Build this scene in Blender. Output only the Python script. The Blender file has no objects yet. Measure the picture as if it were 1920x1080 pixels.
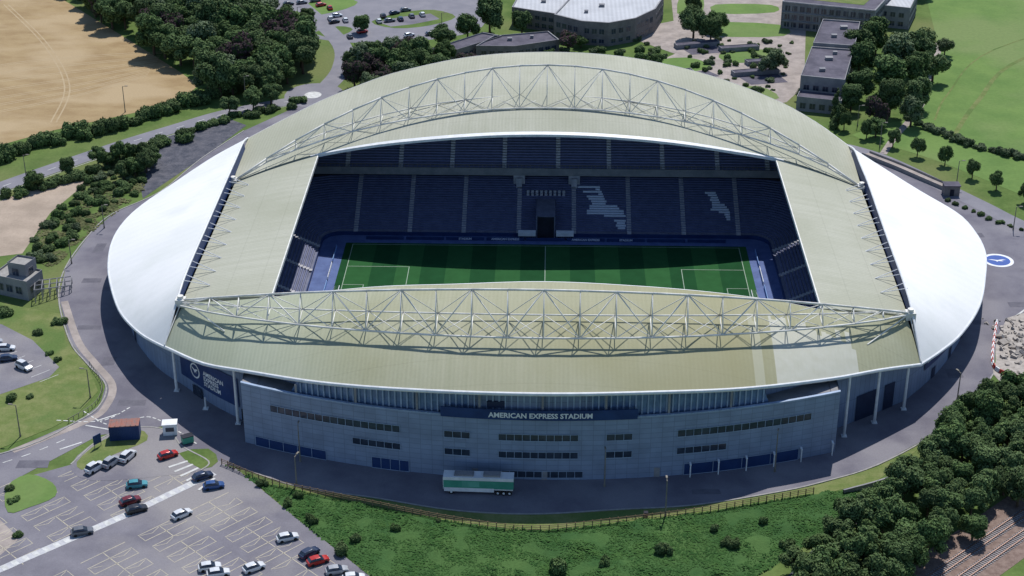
import bpy, bmesh, math, random
from mathutils import Vector, noise, Matrix
from mathutils.geometry import tessellate_polygon
random.seed(11)
scene=bpy.context.scene
COL=bpy.context.collection

# ------------------------------------------------------------------ materials
class G:
    def __init__(s,name):
        s.m=bpy.data.materials.new(name); s.m.use_nodes=True
        s.t=s.m.node_tree; s.b=s.t.nodes['Principled BSDF']
    def n(s,ty,props=None,**ins):
        x=s.t.nodes.new(ty)
        for k,v in (props or {}).items(): setattr(x,k,v)
        for k,v in ins.items():
            key=int(k[1:]) if k[0]=='i' and k[1:].isdigit() else k
            if isinstance(v,bpy.types.NodeSocket): s.t.links.new(v,x.inputs[key])
            else: x.inputs[key].default_value=v
        return x
    def math(s,op,a,b=0.0,c=None):
        d=dict(i0=a,i1=b)
        if c is not None: d['i2']=c
        return s.n('ShaderNodeMath',{'operation':op},**d).outputs[0]
    def mix(s,f,a,b):
        return s.n('ShaderNodeMix',{'data_type':'RGBA'},i0=f,i6=a,i7=b).outputs[2]
def c4(c): return (c[0],c[1],c[2],1)
def mat(name,c1,c2=None,scale=.2,rough=.85,fine=0.0,fscale=2.0,bump=0.0,bscale=3.0,ribs=None,coord='pos',
        stretch=(1,1,1),metallic=0,c3=None,s3=.03,rnd=0.0,spec=.3,lo=.38,hi=.62):
    g=G(name)
    if coord=='pos': co=g.n('ShaderNodeNewGeometry').outputs['Position']
    elif coord=='uv': co=g.n('ShaderNodeUVMap').outputs[0]
    else: co=g.n('ShaderNodeTexCoord').outputs['Object']
    cs=g.n('ShaderNodeMapping',Vector=co,Scale=stretch).outputs[0]
    if c2 is None: c2=c1
    nz=g.n('ShaderNodeTexNoise',Vector=cs,Scale=scale,Detail=7.0,Roughness=.6).outputs[0]
    f=g.n('ShaderNodeMapRange',i0=nz,i1=lo,i2=hi).outputs[0]
    col=g.mix(f,c4(c1),c4(c2))
    if c3 is not None:
        nz3=g.n('ShaderNodeTexNoise',Vector=cs,Scale=s3,Detail=5.0).outputs[0]
        f3=g.n('ShaderNodeMapRange',i0=nz3,i1=.48,i2=.62).outputs[0]
        col=g.mix(f3,col,c4(c3))
    k=None
    if fine:
        n2=g.n('ShaderNodeTexNoise',Vector=cs,Scale=fscale,Detail=4.0,Roughness=.7).outputs[0]
        k=g.math('MULTIPLY_ADD',n2,2*fine,1-fine)
    if ribs:
        per,ax,con=ribs
        sx=g.n('ShaderNodeSeparateXYZ',Vector=co).outputs[ax]
        w=g.math('SINE',g.math('MULTIPLY',sx,2*math.pi/per))
        k2=g.math('MULTIPLY_ADD',w,con,1.0)
        k=k2 if k is None else g.math('MULTIPLY',k,k2)
    if k is not None:
        col=g.n('ShaderNodeVectorMath',{'operation':'SCALE'},i0=col,Scale=k).outputs[0]
    g.t.links.new(col,g.b.inputs['Base Color'])
    g.b.inputs['Roughness'].default_value=rough
    g.b.inputs['Metallic'].default_value=metallic
    g.b.inputs['Specular IOR Level'].default_value=spec
    if bump:
        nb=g.n('ShaderNodeTexNoise',Vector=cs,Scale=bscale,Detail=5.0).outputs[0]
        bp=g.n('ShaderNodeBump',Strength=bump,Distance=.3,Height=nb).outputs[0]
        g.t.links.new(bp,g.b.inputs['Normal'])
    return g.m
grass=mat('grass',(.075,.125,.032),(.115,.17,.048),.12,.95,.35,1.2,c3=(.14,.165,.06),s3=.02,spec=.1)
grass_b=mat('grass_bright',(.105,.18,.05),(.14,.22,.062),.06,.95,.22,.8,c3=(.16,.215,.078),s3=.02,spec=.1)
grass_d=mat('grass_dry',(.125,.165,.05),(.18,.20,.078),.3,.95,.35,2,c3=(.10,.155,.045),s3=.08,spec=.1)
embank_m=mat('embankment',(.038,.092,.03),(.06,.122,.038),.12,.95,.4,1.5,bump=.6,c3=(.068,.13,.04),s3=.05,spec=.05)
wheat=mat('wheat',(.285,.20,.105),(.35,.258,.14),.09,.95,.24,1.5,c3=(.39,.295,.175),s3=.03,spec=.1,stretch=(1,1.8,1))
asph=mat('asphalt',(.125,.118,.145),(.17,.162,.188),.12,.9,.25,3.0,c3=(.205,.195,.215),s3=.05)
asph2=mat('asphalt_road',(.175,.172,.198),(.215,.208,.232),.15,.9,.15,3.0)
asph3=mat('asphalt_carpark',(.145,.138,.162),(.195,.186,.21),.1,.9,.25,3.0,c3=(.245,.23,.232),s3=.035)
paving=mat('paving',(.26,.225,.205),(.36,.31,.28),.2,.9,.3,.6)
sand=mat('sandy_ground',(.30,.24,.185),(.40,.32,.25),.1,.95,.25,1.5)
dirt=mat('dark_earth',(.055,.06,.078),(.11,.108,.125),.3,.95,.4,1.2,bump=.6)
paint=mat('road_paint',(.6,.6,.58),(.45,.45,.43),.8,.8,.2,4)
pitchpaint=mat('pitch_paint',(.34,.42,.34),(.28,.36,.28),.8,.9)
ypaint=mat('bay_paint',(.50,.45,.33),(.36,.33,.27),.8,.8,.2,4)
kerbm=mat('kerb_stone',(.33,.32,.3),(.25,.24,.23),1,.9)
ballast=mat('ballast',(.16,.11,.09),(.24,.175,.145),.8,.95,.4,5)
railm=mat('rail_steel',(.28,.18,.14),(.18,.12,.1),2,.5,metallic=.6)
white=mat('white_paint',(.75,.76,.77),(.64,.65,.66),.6,.5,.08,3)
steelw=mat('truss_steel',(.74,.73,.69),(.60,.585,.54),.5,.6,.1,3)
memb=mat('membrane_cladding',(.74,.745,.735),(.78,.78,.77),.05,.9,.06,1.5,ribs=(3.2,1,.010),spec=.05,c3=(.70,.71,.69),s3=.06)
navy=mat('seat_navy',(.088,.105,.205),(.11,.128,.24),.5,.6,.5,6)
navy_lit=mat('seat_navy_upper_lit',(.14,.165,.31),(.17,.19,.35),.5,.6,.5,6)  # seat navy brightened for the upper tier, offsetting the shade under the roof
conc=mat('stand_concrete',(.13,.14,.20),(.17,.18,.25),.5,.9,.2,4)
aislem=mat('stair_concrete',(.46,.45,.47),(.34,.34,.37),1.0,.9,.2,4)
aisle_lit=mat('stair_concrete_upper_lit',(.62,.62,.66),(.5,.5,.54),1.0,.9,.2,4)  # lighter copy of the stair concrete, lifted against the same roof shade
darkm=mat('dark_interior',(.012,.014,.022),(.02,.022,.035),.5,.8)
surround=mat('pitch_surround',(.065,.10,.24),(.09,.135,.30),.3,.8,.25,2)
bluem=mat('blue_sign',(.014,.036,.12),(.02,.05,.155),.3,.5,.1,2)
bluedk=mat('dark_blue_door',(.016,.026,.06),(.022,.036,.08),.3,.6,.1,2)
emblue=mat('emblem_blue',(.03,.09,.34),(.03,.08,.30),.3,.7)
bluel=mat('light_blue_panel',(.16,.29,.58),(.24,.40,.68),.3,.6,.1,2)
seatw=mat('seat_white',(.68,.72,.8),(.6,.65,.74),1,.7)
glass=mat('dark_glass',(.02,.03,.05),(.04,.055,.085),.4,.15,spec=.6)
glassb=mat('blue_glazing',(.11,.18,.31),(.17,.26,.41),.4,.3,.3,1.2,spec=.5)
finm=mat('glazing_fin',(.32,.41,.55),(.25,.32,.43),.5,.5)
brick=mat('brick_wall',(.17,.15,.145),(.225,.20,.19),.5,.9,.3,3)
roofg=mat('roof_light_grey',(.40,.41,.43),(.46,.47,.49),.15,.8,.1,2,ribs=(1.6,0,.07))
roofd=mat('roof_dark',(.062,.057,.08),(.105,.096,.125),.25,.85,.3,1.5)
wallg=mat('wall_grey',(.21,.21,.225),(.28,.275,.28),.3,.9,.2,2)
wood=mat('weathered_wood',(.14,.095,.06),(.2,.14,.09),1.5,.9)
metalg=mat('pole_metal',(.16,.15,.12),(.22,.2,.17),1,.6)
bark=mat('bark',(.07,.05,.035),(.11,.08,.055),2,.95,coord='obj')
rubber=mat('rubber',(.015,.015,.015),(.02,.02,.02),2,.9)
rust=mat('rust_roof',(.30,.12,.09),(.2,.13,.12),1.2,.8,.3,3)
green_t=mat('trailer_green',(.05,.26,.18),(.07,.32,.22),.3,.5,.1,2)
redm=mat('red_plastic',(.4,.03,.02),(.3,.03,.02),1,.6)
redl=mat('red_lamp',(.35,.01,.01),(.3,.01,.01),1,.3)
lampm=mat('clear_lamp',(.6,.6,.6),(.5,.5,.5),1,.2)
net=mat('net',(.6,.6,.62),(.5,.5,.52),1,.8)
rubble=mat('rubble',(.42,.38,.34),(.3,.27,.24),.8,.95,.2,3)

def leafmat(name,a,b,c):
    g=G(name)
    tc=g.n('ShaderNodeTexCoord').outputs['Object']
    oi=g.n('ShaderNodeObjectInfo').outputs['Random']
    off=g.n('ShaderNodeVectorMath',{'operation':'ADD'},i0=tc,i1=g.n('ShaderNodeCombineXYZ',i0=g.math('MULTIPLY',oi,30.0)).outputs[0]).outputs[0]
    n1=g.n('ShaderNodeTexNoise',Vector=off,Scale=3.0,Detail=4.0).outputs[0]
    f=g.n('ShaderNodeMapRange',i0=n1,i1=.38,i2=.62).outputs[0]
    col=g.mix(f,c4(a),c4(b))
    col=g.mix(g.math('MULTIPLY',oi,.75),col,c4(c))
    n2=g.n('ShaderNodeTexNoise',Vector=off,Scale=14.0,Detail=2.0).outputs[0]
    r2=g.math('FRACT',g.math('MULTIPLY',oi,7.31))
    k=g.math('MULTIPLY',g.math('MULTIPLY_ADD',n2,1.0,.5),g.math('MULTIPLY_ADD',r2,.5,.75))
    col=g.n('ShaderNodeVectorMath',{'operation':'SCALE'},i0=col,Scale=k).outputs[0]
    g.t.links.new(col,g.b.inputs['Base Color']); g.b.inputs['Roughness'].default_value=.8
    g.b.inputs['Specular IOR Level'].default_value=.1
    return g.m
leaf1=leafmat('foliage',(.060,.112,.038),(.12,.185,.062),(.10,.14,.06))
leaf2=leafmat('foliage_grey',(.09,.125,.07),(.15,.19,.11),(.11,.15,.07))
leafp=leafmat('foliage_purple',(.05,.03,.04),(.085,.05,.055),(.065,.052,.05))
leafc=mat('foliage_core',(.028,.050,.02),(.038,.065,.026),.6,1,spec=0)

def roofmat(name,base,alt,stain):
    g=G(name)
    uv=g.n('ShaderNodeUVMap').outputs[0]
    sp=g.n('ShaderNodeSeparateXYZ',Vector=uv)
    u,v=sp.outputs[0],sp.outputs[1]
    m1=g.n('ShaderNodeMapping',Vector=uv,Scale=(.55,.04,1)).outputs[0]
    n1=g.n('ShaderNodeTexNoise',Vector=m1,Scale=1.0,Detail=8.0,Roughness=.65).outputs[0]
    n2=g.n('ShaderNodeTexNoise',Vector=uv,Scale=.03,Detail=6.0).outputs[0]
    f1=g.n('ShaderNodeMapRange',i0=n1,i1=.36,i2=.64).outputs[0]
    f2=g.n('ShaderNodeMapRange',i0=n2,i1=.42,i2=.60).outputs[0]
    col=g.mix(g.math('MULTIPLY',f1,.9),c4(base),c4(alt))
    col=g.mix(g.math('MULTIPLY',f2,.8),col,c4(stain))
    w=g.math('SINE',g.math('MULTIPLY',u,2*math.pi/.9))
    w2=g.math('SINE',g.math('MULTIPLY',v,2*math.pi/7.5))
    seam=g.math('MULTIPLY',g.math('GREATER_THAN',w2,.995),-.08)
    n3=g.n('ShaderNodeTexNoise',Vector=uv,Scale=1.6,Detail=6.0,Roughness=.7).outputs[0]
    k=g.math('ADD',g.math('MULTIPLY_ADD',w,.028,.85),g.math('ADD',seam,g.math('MULTIPLY',n3,.30)))
    col=g.n('ShaderNodeVectorMath',{'operation':'SCALE'},i0=col,Scale=k).outputs[0]
    g.t.links.new(col,g.b.inputs['Base Color'])
    g.b.inputs['Roughness'].default_value=1.0; g.b.inputs['Specular IOR Level'].default_value=.0
    bp=g.n('ShaderNodeBump',Strength=.12,Distance=.1,Height=w).outputs[0]
    g.t.links.new(bp,g.b.inputs['Normal'])
    return g,col
g,_=roofmat('roof_sheet',(.385,.388,.312),(.435,.435,.36),(.345,.35,.272)); roof_m=g.m
g,colr=roofmat('roof_sheet_stained',(.335,.345,.25),(.385,.388,.29),(.30,.30,.19)); roof_s=g.m
P3=g.n('ShaderNodeNewGeometry').outputs['Position']
ps=g.n('ShaderNodeSeparateXYZ',Vector=P3); px,py=ps.outputs[0],ps.outputs[1]
# panels are washed or stained sheet by sheet: noise constant along each sheet
qx=g.math('MULTIPLY',g.math('FLOOR',g.math('MULTIPLY',px,1/1.1)),1.1)
rn=g.n('ShaderNodeTexWhiteNoise',{'noise_dimensions':'1D'},W=qx).outputs[0]
nn=g.n('ShaderNodeTexNoise',Vector=P3,Scale=.5,Detail=5.0).outputs[0]
def band(a,b_,soft):
    u1=g.n('ShaderNodeMapRange',i0=px,i1=a-soft,i2=a+soft).outputs[0]; u2=g.n('ShaderNodeMapRange',i0=px,i1=b_+soft,i2=b_-soft).outputs[0]
    return g.math('MULTIPLY',u1,u2)
yb=g.math('LESS_THAN',g.math('ADD',py,g.math('MULTIPLY',rn,5.0)),-50.0)
mk=g.mix(g.math('MULTIPLY',band(14,56,16),.55),colr,(.285,.262,.145,1))
mk=g.mix(g.math('MULTIPLY',band(-26,14,14),.35),mk,(.30,.28,.17,1))
mk=g.mix(g.math('MULTIPLY',g.math('MULTIPLY',band(48.9,68,.05),yb),g.math('MULTIPLY_ADD',nn,.5,.55)),mk,(.50,.50,.435,1))
mk=g.mix(g.math('MULTIPLY',g.math('MULTIPLY',band(44.1,46.3,.05),yb),.5),mk,(.45,.45,.36,1))
mk=g.mix(g.math('MULTIPLY',g.n('ShaderNodeMapRange',i0=px,i1=-36.0,i2=-64.0).outputs[0],.5),mk,(.375,.42,.33,1))
g.t.links.new(mk,g.b.inputs['Base Color'])

def panelmat(name,c,mort,bw,bh,msize=.02):
    g=G(name)
    uv=g.n('ShaderNodeUVMap').outputs[0]
    b=g.n('ShaderNodeTexBrick',{'offset':0.0},Vector=uv,Color1=c4(c),Color2=c4([x*.88 for x in c]),Mortar=c4(mort))
    b.inputs['Scale'].default_value=1; b.inputs['Brick Width'].default_value=bw; b.inputs['Row Height'].default_value=bh
    b.inputs['Mortar Size'].default_value=msize
    n=g.n('ShaderNodeTexNoise',Vector=uv,Scale=.25,Detail=6.0).outputs[0]
    col=g.n('ShaderNodeVectorMath',{'operation':'SCALE'},i0=b.outputs[0],Scale=g.math('MULTIPLY_ADD',n,.6,.7)).outputs[0]
    g.t.links.new(col,g.b.inputs['Base Color']); g.b.inputs['Roughness'].default_value=.65
    return g.m
panel=panelmat('facade_panels',(.225,.285,.40),(.14,.18,.25),2.4,1.2,.05)
panel2=panelmat('bowl_wall_panels',(.19,.25,.37),(.10,.14,.21),1.5,6.0,.06)

g=G('pitch_turf')
pos=g.n('ShaderNodeNewGeometry').outputs['Position']
x=g.n('ShaderNodeSeparateXYZ',Vector=pos).outputs[0]
w=g.math('GREATER_THAN',g.math('SINE',g.math('MULTIPLY',x,2*math.pi/13.125)),0.0)
n=g.n('ShaderNodeTexNoise',Vector=pos,Scale=.3,Detail=6.0).outputs[0]
col=g.mix(w,(.013,.062,.022,1),(.025,.094,.031,1))
col=g.n('ShaderNodeVectorMath',{'operation':'SCALE'},i0=col,Scale=g.math('MULTIPLY_ADD',n,.5,.75)).outputs[0]
g.t.links.new(col,g.b.inputs['Base Color']); g.b.inputs['Roughness'].default_value=.95; g.b.inputs['Specular IOR Level'].default_value=.05
turf=g.m

# ------------------------------------------------------------------ helpers
def link(o): COL.objects.link(o); return o
def mesh_obj(name,verts,faces,mats,parent=None,smooth=False,mi=None,uvs=None,loc=None):
    me=bpy.data.meshes.new(name); me.from_pydata([tuple(v) for v in verts],[],faces)
    for m_ in (mats if isinstance(mats,(list,tuple)) else [mats]): me.materials.append(m_)
    if mi:
        for p,i in zip(me.polygons,mi): p.material_index=i
    if uvs:
        ul=me.uv_layers.new(name='UVMap')
        for l in me.loops: ul.data[l.index].uv=uvs[l.vertex_index]
    if smooth:
        for p in me.polygons: p.use_smooth=True
    me.update()
    o=link(bpy.data.objects.new(name,me))
    if parent: o.parent=parent
    if loc: o.location=loc
    return o
def thing(name,label,cat,loc=(0,0,0),rot=0,group=None):
    o=link(bpy.data.objects.new(name,None)); o.location=loc; o.rotation_euler=(0,0,rot); o.empty_display_size=.5
    o['label']=label; o['category']=cat
    if group: o['group']=group
    return o
def tag(o,label,cat,group=None):
    o['label']=label; o['category']=cat
    if group: o['group']=group
    return o
class MB:
    def __init__(s): s.v=[];s.f=[];s.m=[]
    def box(s,x0,x1,y0,y1,z0,z1,m=0,M=None):
        b=len(s.v)
        vs=[Vector((x,y,z)) for z in(z0,z1) for y in(y0,y1) for x in(x0,x1)]
        if M: vs=[M@v for v in vs]
        s.v+=vs
        for f in[(0,2,3,1),(4,5,7,6),(0,1,5,4),(2,6,7,3),(0,4,6,2),(1,3,7,5)]: s.f.append([b+i for i in f]); s.m.append(m)
    def tube(s,p0,p1,r,n=6,m=0,r1=None,cap=True):
        p0=Vector(p0);p1=Vector(p1);d=(p1-p0)
        if d.length<1e-6:return
        d.normalize(); a=d.orthogonal().normalized(); c=d.cross(a); b=len(s.v); r1=r if r1 is None else r1
        for p,rr in((p0,r),(p1,r1)):
            for i in range(n):
                t=2*math.pi*i/n; s.v.append(p+a*math.cos(t)*rr+c*math.sin(t)*rr)
        for i in range(n): s.f.append([b+i,b+(i+1)%n,b+n+(i+1)%n,b+n+i]); s.m.append(m)
        if cap:
            s.f.append([b+i for i in range(n)][::-1]); s.f.append([b+n+i for i in range(n)]); s.m+=[m,m]
    def path(s,pts,r,n=6,m=0):
        for a,b in zip(pts,pts[1:]): s.tube(a,b,r,n,m)
    def grid(s,rows,m=0,flip=False):
        b=len(s.v); nc=len(rows[0])
        for r in rows: s.v+=[Vector(p) for p in r]
        for i in range(len(rows)-1):
            for j in range(nc-1):
                q=[b+i*nc+j,b+i*nc+j+1,b+(i+1)*nc+j+1,b+(i+1)*nc+j]
                s.f.append(q[::-1] if flip else q); s.m.append(m)
    def poly(s,pts,z=0,m=0):
        b=len(s.v); s.v+=[Vector((p[0],p[1],z)) for p in pts]
        for t in tessellate_polygon([[Vector((p[0],p[1],0)) for p in pts]]):
            a,b_,c_=[Vector(pts[i][:2]) for i in t]
            cr=(b_-a).cross(c_-a)
            s.f.append([b+i for i in (t if cr>0 else t[::-1])]); s.m.append(m)
    def quad(s,a,b,c,d,m=0):
        n=len(s.v); s.v+=[Vector(a),Vector(b),Vector(c),Vector(d)]; s.f.append([n,n+1,n+2,n+3]); s.m.append(m)
    def cyl(s,c,r,h,n=16,m=0):
        c=Vector(c); s.tube(c,c+Vector((0,0,h)),r,n,m)
    def obj(s,name,mats,parent=None,smooth=False,loc=None,uvs=None):
        return mesh_obj(name,s.v,s.f,mats,parent,smooth,s.m,uvs,loc)
def struct(o): o['kind']='structure'; return o
def catmull(pts,n=6,closed=False):
    out=[];P=[Vector((p[0],p[1],p[2] if len(p)>2 else 0)) for p in pts];N=len(P)
    rng=range(N) if closed else range(N-1)
    for i in rng:
        g_=lambda k:P[k%N] if closed else P[max(0,min(N-1,k))]
        a,b,c,d=g_(i-1),g_(i),g_(i+1),g_(i+2)
        for j in range(n):
            t=j/n
            out.append(.5*((2*b)+(c-a)*t+(2*a-5*b+4*c-d)*t*t+(3*b-a-3*c+d)*t**3))
    if not closed: out.append(P[-1].copy())
    return out
def resample(pts,n):
    L=[0]
    for a,b in zip(pts,pts[1:]): L.append(L[-1]+(b-a).length)
    out=[];k=0
    for i in range(n+1):
        t=L[-1]*i/n
        while k<len(L)-2 and L[k+1]<t: k+=1
        f=(t-L[k])/max(1e-9,L[k+1]-L[k]); out.append(pts[k].lerp(pts[k+1],min(1,f)))
    return out
def sheet(name,pts,z,m,smooth=0):
    if smooth: pts=catmull(pts,smooth,True)
    b=MB(); b.poly(pts,z); return struct(b.obj(name,m))
def stripmesh(b,pts,w,z,m=0,h=0):
    P=[Vector((p[0],p[1],0)) for p in pts]; Lf=[];Rt=[]
    for i,p in enumerate(P):
        t=(P[min(i+1,len(P)-1)]-P[max(i-1,0)]); t.normalize(); nrm=Vector((-t.y,t.x,0))
        Lf.append(p+nrm*w/2+Vector((0,0,z))); Rt.append(p-nrm*w/2+Vector((0,0,z)))
    b.grid([Rt,Lf],m)
    if h:
        dn=Vector((0,0,h))
        b.grid([[q-dn for q in Rt],Rt],m); b.grid([Lf,[q-dn for q in Lf]],m)
def road(name,pts,w,z,m,n=6):
    b=MB(); stripmesh(b,catmull(pts,n),w,z); return struct(b.obj(name,m))
def dashes(b,pts,w,z,on,off):
    P=catmull(pts,8); L=sum((q-p).length for p,q in zip(P,P[1:])); Q=resample(P,max(2,int(L/.5)))
    step=.5;i=0
    while i<len(Q)-2:
        e=min(len(Q)-1,i+max(1,int(on/step))); stripmesh(b,Q[i:e+1],w,z); i=e+max(1,int(off/step))
def text_pts(body,size,align='CENTER',bold=.0):
    cu=bpy.data.curves.new('lettering','FONT'); cu.body=body; cu.size=size; cu.align_x=align; cu.offset=bold; cu.resolution_u=2
    o=link(bpy.data.objects.new('lettering',cu)); bpy.context.view_layer.update()
    me=bpy.data.meshes.new_from_object(o.evaluated_get(bpy.context.evaluated_depsgraph_get()))
    v=[tuple(p.co) for p in me.vertices]; f=[list(p.vertices) for p in me.polygons]
    bpy.data.objects.remove(o); bpy.data.curves.remove(cu); bpy.data.meshes.remove(me)
    return v,f
def hint(pts,x):
    n=len(pts)
    for i in range(n-1):
        if x<=pts[i+1][0] or i==n-2: break
    x0,x1=pts[i][0],pts[i+1][0]; h=x1-x0; t=max(0,min(1,(x-x0)/h)); r=[]
    for k in(1,2):
        def sl(j):
            a=max(0,j-1);c=min(n-1,j+1); return (pts[c][k]-pts[a][k])/(pts[c][0]-pts[a][0])
        y0,y1=pts[i][k],pts[i+1][k]; m0,m1=sl(i)*h,sl(i+1)*h
        r.append((2*t**3-3*t*t+1)*y0+(t**3-2*t*t+t)*m0+(-2*t**3+3*t*t)*y1+(t**3-t*t)*m1)
    return r
def inpoly(x,y,P):
    c=False;j=len(P)-1
    for i in range(len(P)):
        if (P[i][1]>y)!=(P[j][1]>y) and x<(P[j][0]-P[i][0])*(y-P[i][1])/(P[j][1]-P[i][1])+P[i][0]: c=not c
        j=i
    return c
# extent of the surveyed site: nothing countable is planted beyond it
SITE=[(-114,-124),(101,-124),(200,274),(-230,274)]

# ------------------------------------------------------------------ ground
b=MB(); b.quad((-3000,-3000,0),(3000,-3000,0),(3000,3000,0),(-3000,3000,0)); struct(b.obj('ground',grass))
sheet('wheat_field',[(-420,300),(-194,262),(-163,221),(-131,178),(-120,162),(-124,143),(-138,133),(-158,118),(-171,105),(-230,75),(-420,60)],.02,wheat)
b=MB()
for off in(0,9,18,29,40,51,62):
    for d in(-.9,.9):
        P=[(-230+off*.2,100+off+d),(-190,128+off*.9+d),(-160,150+off*.7+d),(-140,172+off*.4+d)]
        stripmesh(b,catmull(P,8),.42,.03)
for d in(-.9,.9): stripmesh(b,catmull([(-215+d,255),(-185+d,205),(-165+d,160),(-160+d,125)],8),.5,.035)
struct(b.obj('field_track',mat('tramline',(.41,.315,.19),(.36,.27,.155),.3)))
sheet('sandy_ground',[(-175,55),(-158,61),(-151,71),(-138,82),(-137,72),(-141,53),(-141,35),(-141,26),(-147,24),(-175,20)],.02,sand)
sheet('dark_bank',[(-128,100),(-122,112),(-104,130),(-97,124),(-105,98),(-114,73),(-117,64)],.02,dirt)
sheet('grass_field',[(151,300),(151,270),(143,209),(125,157),(117,134),(130,113),(146,100),(190,80),(420,60),(420,420),(160,420)],.02,grass_b)
RING=[(-83,142),(-97,119),(-106,95),(-113,69),(-123,53),(-126,39),(-127,18),(-124,0),(-115,-23),(-108,-34),(-101,-44),(-100,-53),(-103,-60),(-116,-74),(-150,-84),(-150,-100),(-113,-88),(-108,-81),(-97,-66),(-84,-62),(-79,-73),(-66,-77),(-51,-85),(-34,-89),(-18,-93),(-2,-94),(15,-92),(31,-90),(48,-85),(58,-81),(71,-74),(87,-60),(98,-46),(105,-34),(109,-20),(116,-6),(150,-4),(190,10),(190,40),(134,45),(125,60),(116,77),(104,96),(95,106),(60,122),(0,132),(-50,132),(-70,140)]
sheet('concourse',RING,.04,asph)
CP=[(-150,-95),(-113,-86),(-100,-78),(-79,-71),(-66,-77),(-49,-97),(-33,-115),(-10,-140),(-170,-150)]
sheet('car_park',CP,.06,asph3)
sheet('concrete_apron',[(-150,-92),(-112,-95),(-103,-105),(-106,-113),(-112,-130),(-160,-130)],.07,paving)
sheet('traffic_island',[(-100,-78),(-96,-67),(-89,-62.5),(-82,-64),(-78,-70),(-71,-76),(-72,-79.5),(-80,-82),(-94,-84)],.09,asph3,3)
sheet('verge',[(-99,-77),(-95.5,-68),(-89,-63.5),(-86,-68),(-92,-74),(-96,-80)],.11,grass_d,3)
sheet('verge',[(-72,-71),(-69,-76),(-72,-79),(-78,-73)],.11,grass,2)
sheet('verge',[(-111,-87),(-108,-82),(-102,-85),(-100,-90),(-104,-94),(-108,-96)],.13,grass_b,3)
GL=[(-150,5),(-141,0),(-133,-5),(-121,-9),(-116,-23),(-107,-36),(-102,-47),(-104,-57),(-108,-63),(-117,-72),(-150,-84)]
sheet('verge',GL,.06,grass_d)
sheet('parking_lot',[(-150,-9),(-134,-15),(-124,-23),(-114,-36),(-115,-41),(-124,-49),(-150,-60)],.08,asph3)
STRIP=[(-66,-77.5),(-51,-85.5),(-34,-89.5),(-18,-93.5),(-2,-94.5),(15,-92.5),(31,-90.5),(48,-85.5),(58,-81.5),(71,-74.5),(87,-60.5)]
FEN=[(-68,-77),(-57,-84),(-46,-88),(-34,-92),(-18,-97),(-2,-100),(14,-97),(31,-93),(44,-89),(56,-85)]
sheet('grass_strip',STRIP+[(70,-80),(56,-86)]+FEN[::-1],.03,grass_d)
def hgt(x,y): return .05+max(0,noise.noise(Vector((x*.12,y*.12,0)))*1.1+noise.noise(Vector((x*.5,y*.5,3)))*.4)
EMB=FEN+[(66,-83),(60,-96),(41,-114),(25,-135),(-5,-140),(-33,-115),(-49,-97),(-64,-79)]
b=MB()
nx,ny=150,60
vid={}
for i in range(nx+1):
    for j in range(ny+1):
        x=-70+i*140/nx;y=-142+j*66/ny
        vid[i,j]=len(b.v); inside=inpoly(x,y,EMB)
        b.v.append(Vector((x,y,hgt(x,y) if inside else -.15)))
for i in range(nx):
    for j in range(ny):
        q=[vid[i,j],vid[i+1,j],vid[i+1,j+1],vid[i,j+1]]
        if any(b.v[k].z>0 for k in q): b.f.append(q); b.m.append(0)
struct(b.obj('embankment',embank_m,smooth=True))
def kerb(pts,w=.35,z=.16,n=5):
    b=MB(); stripmesh(b,catmull(pts,n),w,z,0,.15); return struct(b.obj('kerb',kerbm))
kerb([(-97,119),(-106,95),(-113,69),(-123,53),(-126,39),(-127,18),(-124,0),(-115,-23),(-108,-34),(-101,-44),(-100,-53),(-103,-60),(-116,-74),(-150,-84)])
kerb([(-66,-77),(-51,-85),(-34,-89),(-18,-93),(-2,-94),(15,-92),(31,-90),(48,-85),(58,-81),(71,-74),(87,-60),(98,-46),(105,-34)])
kerb([(-100,-78),(-96,-67),(-89,-62.5),(-82,-64),(-78,-70),(-71,-76),(-72,-79.5)])
b=MB(); stripmesh(b,catmull([(-122,-2),(-113,-23),(-106,-34),(-99.5,-44),(-98.5,-53),(-101,-60),(-114,-73)],5),1.8,.055); struct(b.obj('pavement',paving))
RD=[(-260,-20),(-200,35),(-167,62),(-161,71),(-147,89),(-133,106),(-119,121),(-105,135),(-86,147)]
road('road',RD,7,.05,asph2)
road('road',[(-79,153),(-75,165),(-73,183),(-76,207),(-90,240),(-110,280)],7,.055,asph2)
road('road',[(-79,150),(-70,140),(-55,133)],7,.058,asph2)
b=MB(); dashes(b,RD,.25,.07,3,5); struct(b.obj('road_marking',paint))
b=MB(); stripmesh(b,[Vector((p.x,p.y,0)) for p in catmull([(q[0]+3,q[1]-3) for q in RD],4)],.2,.07); struct(b.obj('road_marking',paint))
sheet('roundabout',[(-79+10*math.cos(a*.2618),153+12*math.sin(a*.2618)) for a in range(24)],.062,asph2)
sheet('roundabout_centre',[(-79.4+2.9*math.cos(a*.2618),153+3.3*math.sin(a*.2618)) for a in range(24)],.08,paint)
PK=[(-125,262),(-108,235),(-85,214),(-66,210),(-45,214),(-28,225),(-24,245),(-30,280),(-60,300),(-125,300)]
sheet('parking_area',PK,.03,asph2,3)
sheet('verge',[(-68,236),(-58,248),(-45,252),(-36,243),(-45,232),(-58,228)],.05,grass,3)
sheet('parking_lot',[(-66,236),(-56,243),(-46,247),(-42,240),(-52,233),(-60,230)],.07,asph)
sheet('verge',[(-100,240),(-84,248),(-76,262),(-90,272),(-96,258)],.05,grass_b,3)
sheet('verge',[(-88,222),(-80,230),(-74,226),(-80,216)],.05,grass,3)
sheet('paved_garden',[(25,225),(46,200),(32,182),(30,150),(66,143),(80,150),(88,166),(97,228),(95,300),(50,300),(48,240)],.03,paving)
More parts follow.
